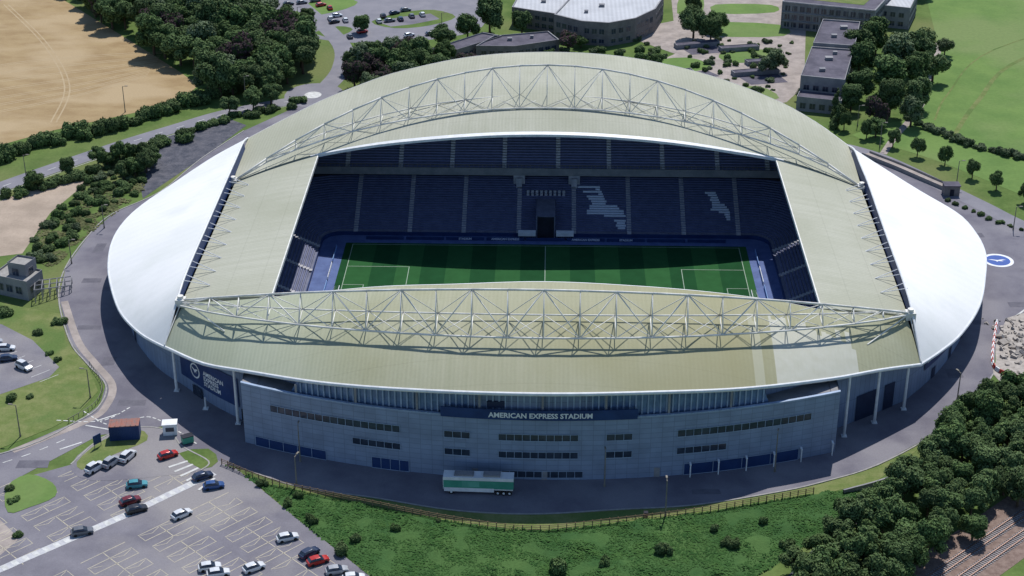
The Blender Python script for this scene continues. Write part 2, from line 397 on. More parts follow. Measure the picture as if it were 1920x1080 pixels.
for q in([(36,190),(50,196),(58,186),(44,178)],[(62,200),(78,206),(82,196),(66,190)],[(60,160),(72,166),(78,154),(66,148)],[(60,222),(88,222),(88,236),(60,238)],[(50,250),(56,290),(62,290),(60,250)],[(66,250),(88,252),(88,262),(66,262)]):
    sheet('verge',q,.05,grass_b,3)
for q in([(48,208),(60,212),(64,202),(52,199)],[(66,176),(80,180),(83,170),(70,167)],[(42,176),(56,182),(60,176),(48,170)]):
    sheet('terrace',q,.06,roofd)
road('path',[(143,215),(143,209),(132,174),(125,150),(118,134),(110,118),(104,104)],2.2,.05,paving)
road('path',[(240,250),(171,198),(144,152),(130,122)],1.6,.045,grass_d)
road('path',[(232,262),(163,208),(136,160),(126,134)],.7,.046,grass_d)
road('road',[(88,112),(95,108),(104,99),(116,80),(125,65),(134,50),(150,35)],6,.06,asph2)
sheet('verge',[(97,120),(106,112),(121,97),(137,75),(148,62),(175,60),(190,80),(146,100),(130,113),(117,134)],.04,grass_b,2)
b=MB(); stripmesh(b,catmull([(135,48),(142,28),(128,8),(118,-4)],8),.5,.07); struct(b.obj('road_marking',paint))
b=MB(); dashes(b,[(-103,-56),(-95,-62),(-88,-58),(-80,-64),(-75,-69)],.3,.07,1,.8)
dashes(b,[(-108,-60),(-98,-60),(-93,-54)],.3,.07,1.2,.8)
stripmesh(b,[(-104,-72),(-100,-69)],.4,.07); stripmesh(b,[(-99,-60),(-95,-57)],.4,.07); stripmesh(b,[(-101,-62),(-94,-64)],.4,.07)
dashes(b,[(-118,-80),(-110,-74),(-104,-68)],.25,.07,2,2)
struct(b.obj('road_marking',paint))
rp=mat('asphalt_patch',(.105,.10,.122),(.135,.13,.152),.5,.95,.2,3)
for i,(x,y,w_,h_) in enumerate(((-118,10,2.5,1.4),(-112,-16,3,1.2),(-103,-33,1.6,2.2),(-121,30,1.4,3),(-93,-52,3.2,1.4),(118,44,3,1.6),(128,12,2.2,3.4),(121,2,3.6,1.5),(108,-8,2,1.2),(96,-34,1.8,2.2),(-108,-78,3.4,1.6),(34,-85,3,1))):
    sheet('asphalt_patch',[(x-w_,y-h_),(x+w_,y-h_*.8),(x+w_*.9,y+h_),(x-w_,y+h_*.9)],.047+i*.0004,rp)
sheet('construction_ground',[(105,-34),(107,-28),(109,-20),(113,-10),(121,-2),(150,-4),(150,-60),(118,-50),(108,-42)],.07,rubble,2)
D=Vector((.72,.69,0));Nn=Vector((-.69,.72,0)); c0=Vector((80,-110,0))
b=MB(); stripmesh(b,[c0-D*80,c0+D*160],14,.05); struct(b.obj('railway_bed',ballast))
b=MB()
for tr in(-3.4,.6):
    for r in(0,1.44):
        stripmesh(b,[c0-D*80+Nn*(tr+r),c0+D*160+Nn*(tr+r)],.16,.36,0,.2)
    for k in range(-80,320):
        cc=c0+D*(k*.65)+Nn*(tr+.72)
        M=Matrix.Translation(cc)@Matrix.Rotation(math.atan2(D.y,D.x),4,'Z'); b.box(-.13,.13,-1.25,1.25,.05,.17,1,M)
struct(b.obj('railway_track',[railm,wallg]))
road('path',[(44,-120),(58,-100),(75,-82),(84,-70)],2.0,.06,dirt)

# ------------------------------------------------------------------ STADIUM
ST=thing('stadium','large oval football stadium with pale ribbed roofs and white arched trusses','stadium')
NF=[(-83,-36,17.5),(-73,-38.5,19.3),(-62,-40,21.2),(-38,-42,25),(-20,-43,26.4),(0,-42.5,27),(21,-43,26.4),(38,-43,25),(52,-43.2,23.2),(62,-43.5,21.4),(72,-41.5,19.5),(82,-39,17.5)]
NE=[(-86,-45,11),(-75,-56,13),(-65,-63.5,15.6),(-46,-74,18.8),(-24,-80.6,21.1),(1,-83,22),(25,-80,21.1),(42,-75,19.3),(62,-64.5,16),(73,-57,13.9),(84,-49,11)]
FF=[(-84,34,18),(-74,39.5,20.3),(-63,42,23),(-47,41.6,26.6),(-32,40.5,29),(-15,40,30.6),(0,40,31),(15,40.2,30.5),(32,40.4,29),(48,41.2,26.3),(63,42,23),(74,39.5,20.3),(84,34,18)]
FB=[(-86,69,17),(-77,76,20),(-66,82,24),(-56,87,26.8),(-45,92,29.3),(-23,96.6,32.8),(0,98,34),(24,97.6,32.7),(48,93.5,28.7),(68,86,23.4),(78,78,20),(86,67,17)]
def roofz(s,x,y):
    A_,B_=(hint(FF,x),hint(FB,x)) if s>0 else (hint(NF,x),hint(NE,x))
    v=(y-A_[0])/(B_[0]-A_[0])
    if v<0: return 99
    if v>1: return -99
    return A_[1]+(B_[1]-A_[1])*v
def surface(name,ea,eb,n1,n2,bulge,m,th=.7,lab=None,flip=False):
    top=[];b=MB()
    for i in range(n1+1):
        t=i/n1; A_=ea(t);B_=eb(t); row=[]
        for j in range(n2+1):
            v=j/n2; p=A_.lerp(B_,v); p.z+=bulge(t)*4*v*(1-v); row.append(p)
        top.append(row)
    b.grid(top,0,flip)
    low=[[p-Vector((0,0,th)) for p in r] for r in top]; b.grid(low,0,not flip)
    b.grid([[r[0] for r in top],[r[0] for r in low]],0); b.grid([[r[-1] for r in top],[r[-1] for r in low]],0)
    b.grid([top[0],low[0]],0); b.grid([top[-1],low[-1]],0)
    ax=abs((ea(1)-ea(0)).x)>abs((ea(1)-ea(0)).y)
    uvs=[((p.x,p.y) if ax else (p.y,p.x)) for p in b.v]
    o=b.obj(name,m,ST,uvs=uvs,smooth=False)
    for p in o.data.polygons[:n1*n2]: p.use_smooth=True
    if lab:o['label']=lab
    return o
def edge(P,x0,x1):
    def f(t):
        x=x0+(x1-x0)*t; y,z=hint(P,x); return Vector((x,y,z))
    return f
q=lambda t:max(0,1-(2*t-1)**2)
surface('roof',edge(NF,-83,82),edge(NE,-86,84),80,14,lambda t:2.2*q(t)+.3,roof_s,lab='stained olive ribbed roof with a washed paler patch',flip=True)
surface('roof',edge(FF,-84,84),edge(FB,-86,86),80,14,lambda t:1.8*q(t)+.2,roof_m,lab='tall pale olive ribbed roof with curved back edge')
surface('roof',lambda t:Vector((-62,-39.6+81.2*t,21.2+1.9*t)),lambda t:Vector((-83.4,-35.6+69.6*t,17.5+.5*t)),30,8,lambda t:.3,roof_m)
surface('roof',lambda t:Vector((62,-43.1+84.8*t,21.4+1.7*t)),lambda t:Vector((82.4+1.4*t,-38.6+72.6*t,17.5+.5*t)),30,8,lambda t:.3,roof_m,flip=True)
RL=[(-86,69,17),(-94.5,59,15),(-103.5,46.6,12),(-110,36.3,10),(-112.8,26,9.2),(-112.8,14,9),(-110.2,0,9),(-106.4,-12,9),(-102,-23,9),(-97.8,-30.6,9.4),(-92.3,-38.6,10.2),(-86,-45.2,11)]
RR=[(86,67,17),(94,57,14.6),(102.5,47,12),(111,36.8,9.8),(113.4,26.5,9),(113.2,15,9),(110.6,3,9),(104.9,-15.5,9),(97,-31.2,9.4),(90,-41.5,10.3),(84,-49,11)]
IL=[(-86,69,17),(-85.6,60,19.3),(-85,45,20.3),(-84.7,30,20.6),(-84.4,0,20.5),(-84.3,-25,20),(-84.3,-36,18.4),(-86,-45.2,11)]
IR=[(86,67,17),(85.9,58,19.3),(85.3,45,20.3),(85,30,20.6),(84,0,20.5),(83.4,-28,20),(83.2,-39,18.4),(84,-49,11)]
RLc=resample(catmull(RL,6),48); RRc=resample(catmull(RR,6),48)
ILc=resample(catmull(IL,6),48); IRc=resample(catmull(IR,6),48)
def li(P):
    return lambda t:P[min(len(P)-1,int(round(t*(len(P)-1))))].copy()
for I,Rm,fl in((ILc,RLc,False),(IRc,RRc,True)):
    surface('roof_wing',li(I),li(Rm),48,12,lambda t:.35*q(t),memb,.5,'smooth white curved wing of the roof',flip=fl)
for I,sx,xr in((ILc,1,-83.5),(IRc,-1,83.2)):
    pts=[p for p in I if -39<p.y<60]
    b=MB(); b.grid([[p+Vector((sx*.15,0,-.05)) for p in pts],[Vector((p.x+sx*.5,p.y,min(p.z-.3,17.6))) for p in pts]])
    b.obj('clerestory',bluem,ST)
    for k in range(9):
        b=MB(); y=-30+k*7.4
        b.tube((xr+sx*-.5,y,20.2),(xr+sx*5.5,y+.3,18.9),.10); b.tube((xr+sx*5.5,y+.3,18.9),(xr+sx*-.5,y+3,20.2),.10)
        b.tube((xr+sx*5.5,y+.3,18.9),(xr+sx*5.5,y+.3,17.9),.09)
        b.obj('roof_bracket',white,ST)
    b=MB(); b.path([p+Vector((0,0,.1)) for p in I],.25); b.obj('roof_trim',white,ST)
NEc=[Vector((x,)+tuple(hint(NE,x))) for x in [-86+170*i/60 for i in range(61)]]
FBc=[Vector((x,)+tuple(hint(FB,x))) for x in [-86+172*i/60 for i in range(61)]]
b=MB(); b.path([p+Vector((0,-.1,-.3)) for p in NEc],.42,8); b.obj('eave_gutter',white,ST)
b=MB(); b.path([p+Vector((0,1.0,-1.1)) for p in NEc[3:-3]],.18,6); b.obj('eave_gutter',wallg,ST)
for A_,B_ in(((-83.3,-36.4,18.1),(-86,-45.2,11.4)),((82.6,-39.3,18.1),(84,-49,11.4)),((82.4,-39.2,18.2),(71,-52,17.2)),((-83.2,-36.2,18.2),(-71,-50,17.6))):
    b=MB(); b.tube(A_,B_,.15,6); b.obj('roof_trim',steelw,ST)
for P in(RLc,RRc): 
    b=MB(); b.path([p+Vector((0,0,-.3)) for p in P],.38,8); b.obj('eave_gutter',white,ST)
b=MB(); b.path([p+Vector((0,0,-.2)) for p in FBc],.3,6); b.obj('eave_gutter',steelw,ST)
def lip(P,x0,x1,sgn,w,drop):
    a=[];c=[];d=[]
    for i in range(61):
        x=x0+(x1-x0)*i/60; y,z=hint(P,x); k=max(.15,1-(abs(x)/66)**4)
        a.append(Vector((x,y,z+.02))); c.append(Vector((x,y+sgn*w*k,z-.25*k))); d.append(Vector((x,y+sgn*w*k,z-drop)))
    b=MB(); b.grid([a,c],0,sgn<0); b.grid([c,d],0,sgn<0); return b.obj('roof_fascia',white,ST)
lip(FF,-64,64,-1,1.5,.9); lip(NF,-63,62.5,1,.8,1.0)
for x,y0,y1,z0,z1 in((-62,-40,41.6,21.2,23),(62,-43.5,41.7,21.4,23)):
    b=MB(); s=1 if x<0 else -1
    b.box(min(x+s*.02,x+s*.3),max(x+s*.02,x+s*.3),y0,y1,z0-.8,z0+.1)
    for v in b.v:
        if v.y>0:v.z+=z1-z0
    b.obj('roof_fascia',steelw,ST)
def truss(top,A_,B_,n=22,k=1.0):
    xs=[-83+166*i/n for i in range(n+1)]
    T=[top(x) for x in xs];P=[A_(x) for x in xs];Q=[B_(x) for x in xs]
    b=MB()
    for i in range(1,n):
        b.tube(T[i],P[i],.12*k);b.tube(T[i],Q[i],.09*k);b.tube(P[i],Q[i],.09*k)
    for i in range(n):
        if i%2==1: b.tube(T[i],P[i+1],.125*k);b.tube(T[i],Q[i+1],.09*k)
        else: b.tube(T[i+1],P[i],.125*k);b.tube(T[i+1],Q[i],.09*k)
        b.tube(P[i],Q[i+1],.08*k); b.tube(Q[i],P[i+1],.08*k)
    o=b.obj('roof_truss',steelw,ST,smooth=True)
    for L,r,nm in((T,.27,'top_chord'),(P,.23,'bottom_chord'),(Q,.19,'bottom_chord')):
        c=MB(); c.path(L,r,8); c.obj(nm,steelw,o,smooth=True)
qq=lambda x:max(0,1-(x/83.6)**2)
truss(lambda x:Vector((x,34+25*qq(x),18.4+24.8*qq(x))),
      lambda x:Vector((x,34+18*qq(x)**.8,18.1+15.2*qq(x)**.8)),
      lambda x:Vector((x,34.5+26.5*qq(x)**.8,18.1+15.6*qq(x)**.8)),k=.95)
truss(lambda x:Vector((x,-37.5-28.3*qq(x)-.015*x,18.2+18.4*qq(x))),
      lambda x:Vector((x,-38.2-31.8*qq(x)**.85,17.9+9.6*qq(x)**.85)),
      lambda x:Vector((x,-37-24*qq(x)**.85,18.0+10.3*qq(x)**.85)),k=1.15)
for x,y in((-83.5,-36.5),(82.8,-39),(-84,34.5),(84,34.5)):
    b=MB(); b.box(x-1.1,x+1.1,y-1.1,y+1.1,17,18.8); b.cyl((x,y,18.8),.7,.7,12)
    b.obj('truss_bearing',steelw,ST)
loop=[p.copy() for p in NEc]+[p.copy() for p in RRc[::-1][1:]]+[p.copy() for p in FBc[::-1][1:]]+[p.copy() for p in RLc[1:-1]]
def offset(L,d):
    out=[];n=len(L)
    for i,p in enumerate(L):
        t=(L[(i+1)%n]-L[i-1]); t.z=0; t.normalize(); out.append(Vector((p.x-t.y*d,p.y+t.x*d,p.z)))
    return out
W=offset(loop,3.0)
verts=[];faces=[];uvs=[];s_=0;n=len(W)
for i in range(n+1):
    p=W[i%n]
    if i: s_+=(W[i%n]-W[i-1]).length
    zt=p.z-.35 if p.z>10.99 else p.z+.3
    verts+=[(p.x,p.y,0),(p.x,p.y,zt)]; uvs+=[(s_,0),(s_,zt)]
for i in range(n): faces.append([2*i,2*i+2,2*i+3,2*i+1])
mesh_obj('outer_wall',verts,faces,panel2,ST,uvs=uvs)
def offset_pts(pts,off):
    out=[]
    for i,p in enumerate(pts):
        t=pts[min(i+1,len(pts)-1)]-pts[max(i-1,0)]; t.z=0;t.normalize(); out.append(Vector((p.x+t.y*off,p.y-t.x*off,p.z)))
    return out
def wall_at(frac_pts,z0,z1,m,name,off=.12,parent=ST):
    pts=offset_pts(frac_pts,off); b=MB(); b.grid([[Vector((p.x,p.y,z0)) for p in pts],[Vector((p.x,p.y,z1)) for p in pts]]); return b.obj(name,m,parent)
Wd=resample(W[:61],400)
segd=lambda x0,x1:[p for p in Wd if x0<=p.x<=x1]
BL=segd(-83.2,-67.0); wall_at(BL,3.2,10.4,bluem,'banner',.25)
for x0,x1 in((69,74),(76,79)): wall_at(segd(x0,x1),0,6.5,bluedk,'gate',.15)
wall_at(segd(-67,-60),0,3,darkm,'gate',.15); wall_at(segd(-80,-77),0,2.6,glass,'gate',.4)
Wl=resample([p for p in W[58:90]],300); Wr=resample([p for p in W[-36:]],300)
for P_,k0 in((Wl,(70,110,150,190,230,260)),(Wr,(60,100,140,180,220))):
    for k_ in k0: wall_at(P_[k_:k_+8],0,2.8,bluedk,'door',.12)
def on_strip(pts,verts2d,zc,off,x_shift=0):
    L=[0]
    for a,b_ in zip(pts,pts[1:]): L.append(L[-1]+(b_-a).length)
    out=[]
    for v in verts2d:
        s=v[0]+x_shift; s=max(0,min(L[-1]-1e-4,s)); k=0
        while k<len(L)-2 and L[k+1]<s:k+=1
        t=(s-L[k])/(L[k+1]-L[k]); p=pts[k].lerp(pts[k+1],t); tt=(pts[k+1]-pts[k]); tt.z=0; tt.normalize()
        out.append((p.x+tt.y*off,p.y-tt.x*off,zc+v[1]))
    return out
for k,(w_,zc) in enumerate((('AMERICAN',6.9),('EXPRESS',5.55),('STADIUM',4.2))):
    v,f=text_pts(w_,1.5,'LEFT',.045); mesh_obj('lettering',on_strip(BL,v,zc,.3,9.6),f,white,ST)
GULL=[(-.80,.30),(-.5,.34),(-.22,.22),(-.02,.14),(.18,.26),(.40,.34),(.58,.28),(.68,.20),(.5,.18),(.38,.06),(.22,-.08),(.42,-.30),(.22,-.24),(.02,-.14),(-.12,-.40),(-.2,-.14),(-.34,.02),(-.56,.18)]
def emblem_parts(mapf,parent,scale):
    N=40
    v=[(math.cos(2*math.pi*i/N)*r*scale,math.sin(2*math.pi*i/N)*r*scale,0) for r in(1,.80) for i in range(N)]
    f=[[i,(i+1)%N,N+(i+1)%N,N+i] for i in range(N)]
    mesh_obj('emblem_ring',mapf(v),f,white,parent)
    b=MB(); b.poly([(x*scale*.95,y*scale*.95) for x,y in GULL]); mesh_obj('emblem_bird',mapf([tuple(p) for p in b.v]),b.f,white,parent)
emblem_parts(lambda v:on_strip(BL,v,6.6,.3,6.2),ST,1.9)
BR=resample([p for p in W[58:70]],200)
BR=[p for p in BR if 87<p.x<98]
wall_at(BR,4.4,8.2,bluem,'banner',.25)
v,f=text_pts('BRIGHTON & HOVE ALBION',1.15,'LEFT',.03); mesh_obj('lettering',on_strip(BR,v,5.9,.3,1.2),f,white,ST)
for x,y,zt in((-84,-46.3,11),(-67.4,-60.4,14.6),(-75.8,-54.2,12.6),(65.8,-62.4,14.9),(73.4,-56.6,13.3),(81,-50.6,11.4)):
    r_=.22 if x==-75.8 else .36
    c=MB(); c.tube((x,y,0),(x,y,zt if x!=-75.8 else 3),r_,10,0,r_*.8); c.box(x-.6,x+.6,y-.6,y+.6,0,.25); c.obj('column',white,ST,smooth=False)
def arc(x,off=0): return 82.7-math.sqrt((164+off)**2-x*x)
XS=[-64.5+127.3*i/80 for i in range(81)]
def arcwall(name,xs,off,z0,z1,m,parent,zf=None):
    v=[];u=[];f=[];s=0
    for i,x in enumerate(xs):
        if i:s+=math.hypot(x-xs[i-1],arc(x)-arc(xs[i-1]))
        zt=zf(x) if zf else z1
        v+=[(x,arc(x,off),z0),(x,arc(x,off),zt)];u+=[(s,z0),(s,zt)]
    for i in range(len(xs)-1): f.append([2*i,2*i+2,2*i+3,2*i+1])
    return mesh_obj(name,v,f,m,parent,uvs=u)
FA=arcwall('facade',XS,0,0,14.9,panel,ST)
b=MB(); b.grid([[Vector((x,arc(x)+.02,14.2)) for x in XS],[Vector((x,arc(x,-9),14.2)) for x in XS]])
b.grid([[Vector((x,arc(x,-.5),14.9)) for x in XS],[Vector((x,arc(x,-.5),14.2)) for x in XS]]); b.obj('terrace',wallg,FA)
b=MB(); b.grid([[Vector((x,arc(x,.06),15.02)) for x in XS],[Vector((x,arc(x,-.56),15.02)) for x in XS]])
b.grid([[Vector((x,arc(x,.06),14.75)) for x in XS],[Vector((x,arc(x,.06),15.02)) for x in XS]]); b.obj('coping',finm,FA)
for x in(XS[0],XS[-1]):
    b=MB(); b.quad((x,arc(x),0),(x,arc(x)+12,0),(x,arc(x)+12,14.9),(x,arc(x),14.9)); b.obj('side_wall',panel2,FA)
XI=[-61+122*i/80 for i in range(81)]
def gz(x): return max(14.4,roofz(-1,x,arc(x,-1.6))-.75)
arcwall('glazing',XI,-1.6,14.2,21,glassb,FA,zf=gz)
for x in(-61,61):
    b=MB(); b.quad((x,arc(x,-1.6),14.2),(x,arc(x)+9,14.2),(x,arc(x)+9,gz(x)),(x,arc(x,-1.6),gz(x))); b.obj('side_wall',wallg,FA)
for i in range(95):
    b=MB(); x=-60+120*i/94; y=arc(x,-1.6)
    b.box(x-.15,x+.15,y-.45,y-.02,14.22,gz(x)-.1); b.obj('glazing_fin',finm,FA)
for i in range(9):
    x=-52+13*i; b=MB(); b.box(x-.22,x+.22,arc(x,-.7)-.2,arc(x,-.7)+.2,14.22,gz(x)-.2); b.obj('column',wallg,FA)
b=MB(); b.box(-11.5,-7.5,arc(-9,-1.6)-.5,arc(-9,-1.6)-.1,16.6,18.0); b.obj('vent_panel',bluedk,FA)
def window(x0,x1,z0,z1,m=glass,off=.08,mul=1.6,name='window'):
    n=max(2,int((x1-x0)/2)); xs=[x0+(x1-x0)*i/n for i in range(n+1)]
    o=arcwall(name,xs,off,z0,z1,m,FA)
    b=MB(); k=int((x1-x0)/mul)
    for i in range(k+1):
        x=x0+(x1-x0)*i/max(1,k); y=arc(x,off); b.box(x-.05,x+.05,y-.1,y-.01,z0,z1)
    for z in(z0,z1):
        b.grid([[Vector((x,arc(x,off+.12),z-.07)) for x in xs],[Vector((x,arc(x,off+.12),z+.07)) for x in xs]])
    b.obj('frame',finm,o)
for a_,b_,z0,z1 in((-58,-29.7,9.5,11.2),(-40,-29.7,5.3,6.9),(-20.4,-15,9.5,11.1),(-20.4,-15,5.3,6.9),(-9.1,7.4,9.5,11.1),(-9.1,7.4,5.3,6.9),(13.2,18.6,9.5,11.1),(13.2,18.6,5.3,6.9),(28,56.7,9.5,11.2),(28,38.5,5.3,6.9),(-8.5,8.5,.6,2.2)):
    window(a_,b_,z0,z1)
window(29.7,54.5,.1,2.8,bluem,.08,6,'shopfront'); window(-62,-46,.1,2.4,bluem,.08,3,'entrance'); window(-36,-28,.1,2.8,bluem,.08,2,'entrance')
for x in(31,37,43,49,55,62): 
    c=MB(); c.tube((x,arc(x,1.2),0),(x,arc(x,1.2),3),.14,8); c.box(x-.2,x+.2,arc(x,1.2),arc(x,.09),2.9,3.1); c.obj('canopy_post',white,FA)
for x in(-14,0.5,24):
    c=MB(); y=arc(x); c.box(x-.6,x+.6,y-.12,y-.02,.05,2.3); c.obj('door',wallg,FA)
XB=[-21+40.5*i/24 for i in range(25)]
SG=arcwall('sign_board',XB,.35,14.6,16.9,bluem,ST)
b=MB(); b.grid([[Vector((x,arc(x,.35),16.9)) for x in XB],[Vector((x,arc(x,.1),16.9)) for x in XB]]); b.obj('sign_cap',bluem,SG)
v,f=text_pts('AMERICAN EXPRESS STADIUM',1.62,'CENTER',.05)
wd=max(p[0] for p in v)-min(p[0] for p in v); k=21.4/wd
mesh_obj('lettering',[(p[0]*k-.4,arc(p[0]*k-.4,.42),15.15+p[1]) for p in v],f,white,SG)

# stands
def rrect(off,hx=61,hy=40,r=5,n=7):
    out=[];R=r+off;X=hx+off;Y=hy+off
    for cx,cy,a0 in((X-R,Y-R,0),(-(X-R),Y-R,90),(-(X-R),-(Y-R),180),(X-R,-(Y-R),270)):
        for i in range(n+1):
            a=math.radians(a0+90*i/n); out.append(Vector((cx+R*math.cos(a),cy+R*math.sin(a),0)))
    out.append(out[0].copy()); return out
def at(L,z): return [Vector((p.x,p.y,z)) for p in L]
LT=MB();SE=MB();rows=24
LT.grid([at(rrect(0),0),at(rrect(0),1.0)],0,True)
for i in range(rows):
    z=1+i*.38;o0=i*.8;o1=o0+.8
    LT.grid([at(rrect(o0),z),at(rrect(o1),z)],0,True); LT.grid([at(rrect(o1),z),at(rrect(o1),z+.38)],0,True)
    if i: 
        a=rrect(o0+.34);c=rrect(o0+.62)
        SE.grid([at(a,z+.02),at(a,z+.36)],0,True);SE.grid([at(a,z+.36),at(c,z+.42)],0,True);SE.grid([at(c,z+.42),at(c,z)],0,True)
LT.grid([at(rrect(rows*.8),10.1),at(rrect(rows*.8),13.0)],1,True)
lt=LT.obj('lower_tier',[conc,darkm],ST)
o=SE.obj('seats',navy,lt); o['kind']='stuff'
b=MB(); a=rrect(-.05);b.grid([at(a,.02),at(a,1.15)],0,True); c=rrect(.12); b.grid([at(a,1.15),at(c,1.15)],0,True); b.obj('perimeter_wall',bluem,lt)
for x in(-52.4,-37.5,-22.6,-7.4,7.8,23,38,53):
    for s in(1,-1):
        b=MB()
        for i in range(rows):
            y=40+i*.8; z=1+i*.38; b.box(x-.6,x+.6,min(s*y,s*(y+.8)),max(s*y,s*(y+.8)),z-.05,z+.24); b.box(x-.6,x+.6,min(s*(y+.4),s*(y+.8)),max(s*(y+.4),s*(y+.8)),z+.24,z+.45)
        b.obj('stairs',aislem,lt)
for y in(-30,-15,0,15,30):
    for s in(1,-1):
        b=MB()
        for i in range(rows):
            x=61+i*.8; z=1+i*.38; b.box(min(s*x,s*(x+.8)),max(s*x,s*(x+.8)),y-.6,y+.6,z-.05,z+.45)
        b.obj('stairs',aislem,lt)
def upper(s,nr,hw,stx):
    b=MB();c=MB()
    Y0=56;Z0=13
    def lim(y,z,mrg):
        x=hw
        while x>20 and min(roofz(s,x,s*y),roofz(s,-x,s*y))<z+mrg: x-=1
        return x
    h0=lim(Y0,13.9,1.2)
    b.box(-h0,h0,min(s*(Y0-.25),s*Y0),max(s*(Y0-.25),s*Y0),11.7,13.9,1)
    b.box(-h0,h0,min(s*Y0,s*(Y0+3.3)),max(s*Y0,s*(Y0+3.3)),12.2,12.9,0)
    LM=[]
    for i in range(nr):
        y=Y0+i*.8;z=Z0+i*.5; hx=lim(y+.8,z,1.6); LM.append(hx)
        b.box(-hx,hx,min(s*y,s*(y+.8)),max(s*y,s*(y+.8)),z-.9,z)
        if i:c.box(-hx,hx,min(s*(y+.34),s*(y+.62)),max(s*(y+.34),s*(y+.62)),z+.01,z+.42)
    yb=Y0+nr*.8; xs=[-LM[-1]+2*LM[-1]*i/30 for i in range(31)]
    b.grid([[Vector((x,s*yb,10)) for x in xs],[Vector((x,s*yb,roofz(s,x,s*yb)-.7)) for x in xs]],2)
    u=b.obj('upper_tier',[conc,wallg,darkm],ST); o=c.obj('seats',navy_lit,u);o['kind']='stuff'
    for x in stx:
        d=MB()
        for i in range(nr):
            if abs(x)+.6>LM[i]: continue
            y=Y0+i*.8;z=Z0+i*.5
            d.box(x-.6,x+.6,min(s*y,s*(y+.8)),max(s*y,s*(y+.8)),z-.05,z+.47)
        if d.v: d.obj('stairs',aisle_lit,u)
    return u,h0
UT,h0=upper(1,22,74,(-71,-56,-41,-26.5,-11.8,3.3,17.6,32.6,48,62))
upper(-1,12,60,(-52,-37,-22,-7,8,23,38,53))
b=MB()
nn_=int(2*h0/1.22)
for i in range(nn_): b.box(-h0+i*1.22-.06,-h0+i*1.22+.06,55.8,55.95,13.9,14.9)
b.box(-h0,h0,55.82,55.9,14.85,14.95); b.obj('guard_rail',metalg,UT)
for i in range(22):
    b=MB(); x=-63+6*i; y,z=hint(FF,x)
    z2=roofz(1,x,y+20)-1.0
    b.tube((x,y+.5,z-1.2),(x,y+20,z2),.2); b.box(x-.5,x+.5,y+9,y+10,z-3.0,z-1.6)
    b.obj('roof_beam',wallg,ST)
def dseg(px_,py_,a,b_):
    ax,ay=a;bx,by=b_; dx,dy=bx-ax,by-ay; t=max(0,min(1,((px_-ax)*dx+(py_-ay)*dy)/(dx*dx+dy*dy))); return math.hypot(px_-ax-dx*t,py_-ay-dy*t)
BIRD=[((0,.97),(.42,.97),.03),((.12,.86),(.46,.86),.035),((.22,.74),(.5,.74),.04),((.32,.62),(.56,.62),.04),((.26,.5),(.82,.5),.04),((.2,.4),(.95,.4),.035),((.6,.3),(1,.3),.035),((.82,.2),(1,.2),.03),((.86,.1),(1,.1),.03),((.9,.02),(1,.02),.02),((.4,.97),(.56,.62),.035),((.8,.5),(1,.3),.035)]
def mosaic(x0,x1,i0,i1):
    b=MB()
    for i in range(i0,i1):
        z=1+i*.38;y=40+i*.8
        v=(i-i0+.5)/(i1-i0); run=None; x=x0-.5
        while x<x1+.6:
            u=(x+.12-x0)/(x1-x0)
            ins=any(dseg(u,v,a,c_)<r+.012 for a,c_,r in BIRD)
            if ins and run is None: run=x
            if not ins and run is not None:
                b.box(run,x,y+.3,y+.70,z+.05,z+.50); run=None
            x+=.25
    o=b.obj('bird_mosaic',seatw,lt); o['kind']='stuff'
mosaic(9.4,21.6,2,20); mosaic(44.8,50.8,6,18)
TN=thing('player_tunnel','dark central player tunnel set into the seating','tunnel')
b=MB(); b.box(-2.6,-2.3,39.2,52,.05,6.4);b.box(2.3,2.6,39.2,52,.05,6.4);b.box(-2.6,2.6,39.2,52,6.4,6.6);b.obj('tunnel_wall',conc,TN)
b=MB(); b.box(-2.29,2.29,39.3,51.9,.06,6.38); b.obj('tunnel_shade',darkm,TN)  # solid near-black block, its colour stands for the shade inside the tunnel
for x in(-7.6,7.9):
    t=thing('concrete_tower','small concrete hospitality block at head of stairs','block',group='blocks above the stairs')
    b=MB(); b.box(x-1.6,x+1.6,56.2,58.2,9,12.0);b.box(x-.8,x+.8,55.2,56.2,8.2,11); b.obj('wall',aislem,t)
for i in range(9):
    b=MB(); x_=-5.4+i*1.25; b.box(x_,x_+.75,52.2,52.9,7.1,7.8); b.box(x_,x_+.75,52.75,52.95,7.8,8.5)
    tag(b.obj('hospitality_seat',aislem),'pale padded seat in the row above the tunnel','seat','padded seats above the tunnel')
for x in(-5.1,5.3):
    t=thing('dugout','white fronted team dugout beside the tunnel','dugout',(x,38.4,0),0,'team dugouts beside the tunnel')
    b=MB(); b.box(-2.3,2.3,.6,.8,0.05,2.3);b.box(-2.3,-2.2,-.6,.6,.05,2.3);b.box(2.2,2.3,-.6,.6,.05,2.3); b.obj('shell',glassb,t)
    b=MB(); b.box(-2.4,2.4,-.9,.9,2.3,2.4);b.box(-2.4,2.4,-.95,-.9,1.4,2.4); b.obj('canopy',white,t)
    for i in range(7):
        b=MB(); b.box(-2+i*.6,-1.55+i*.6,-.1,.35,.3,.6);b.box(-2+i*.6,-1.55+i*.6,.35,.45,.3,1.1); b.obj('seat',navy,t)
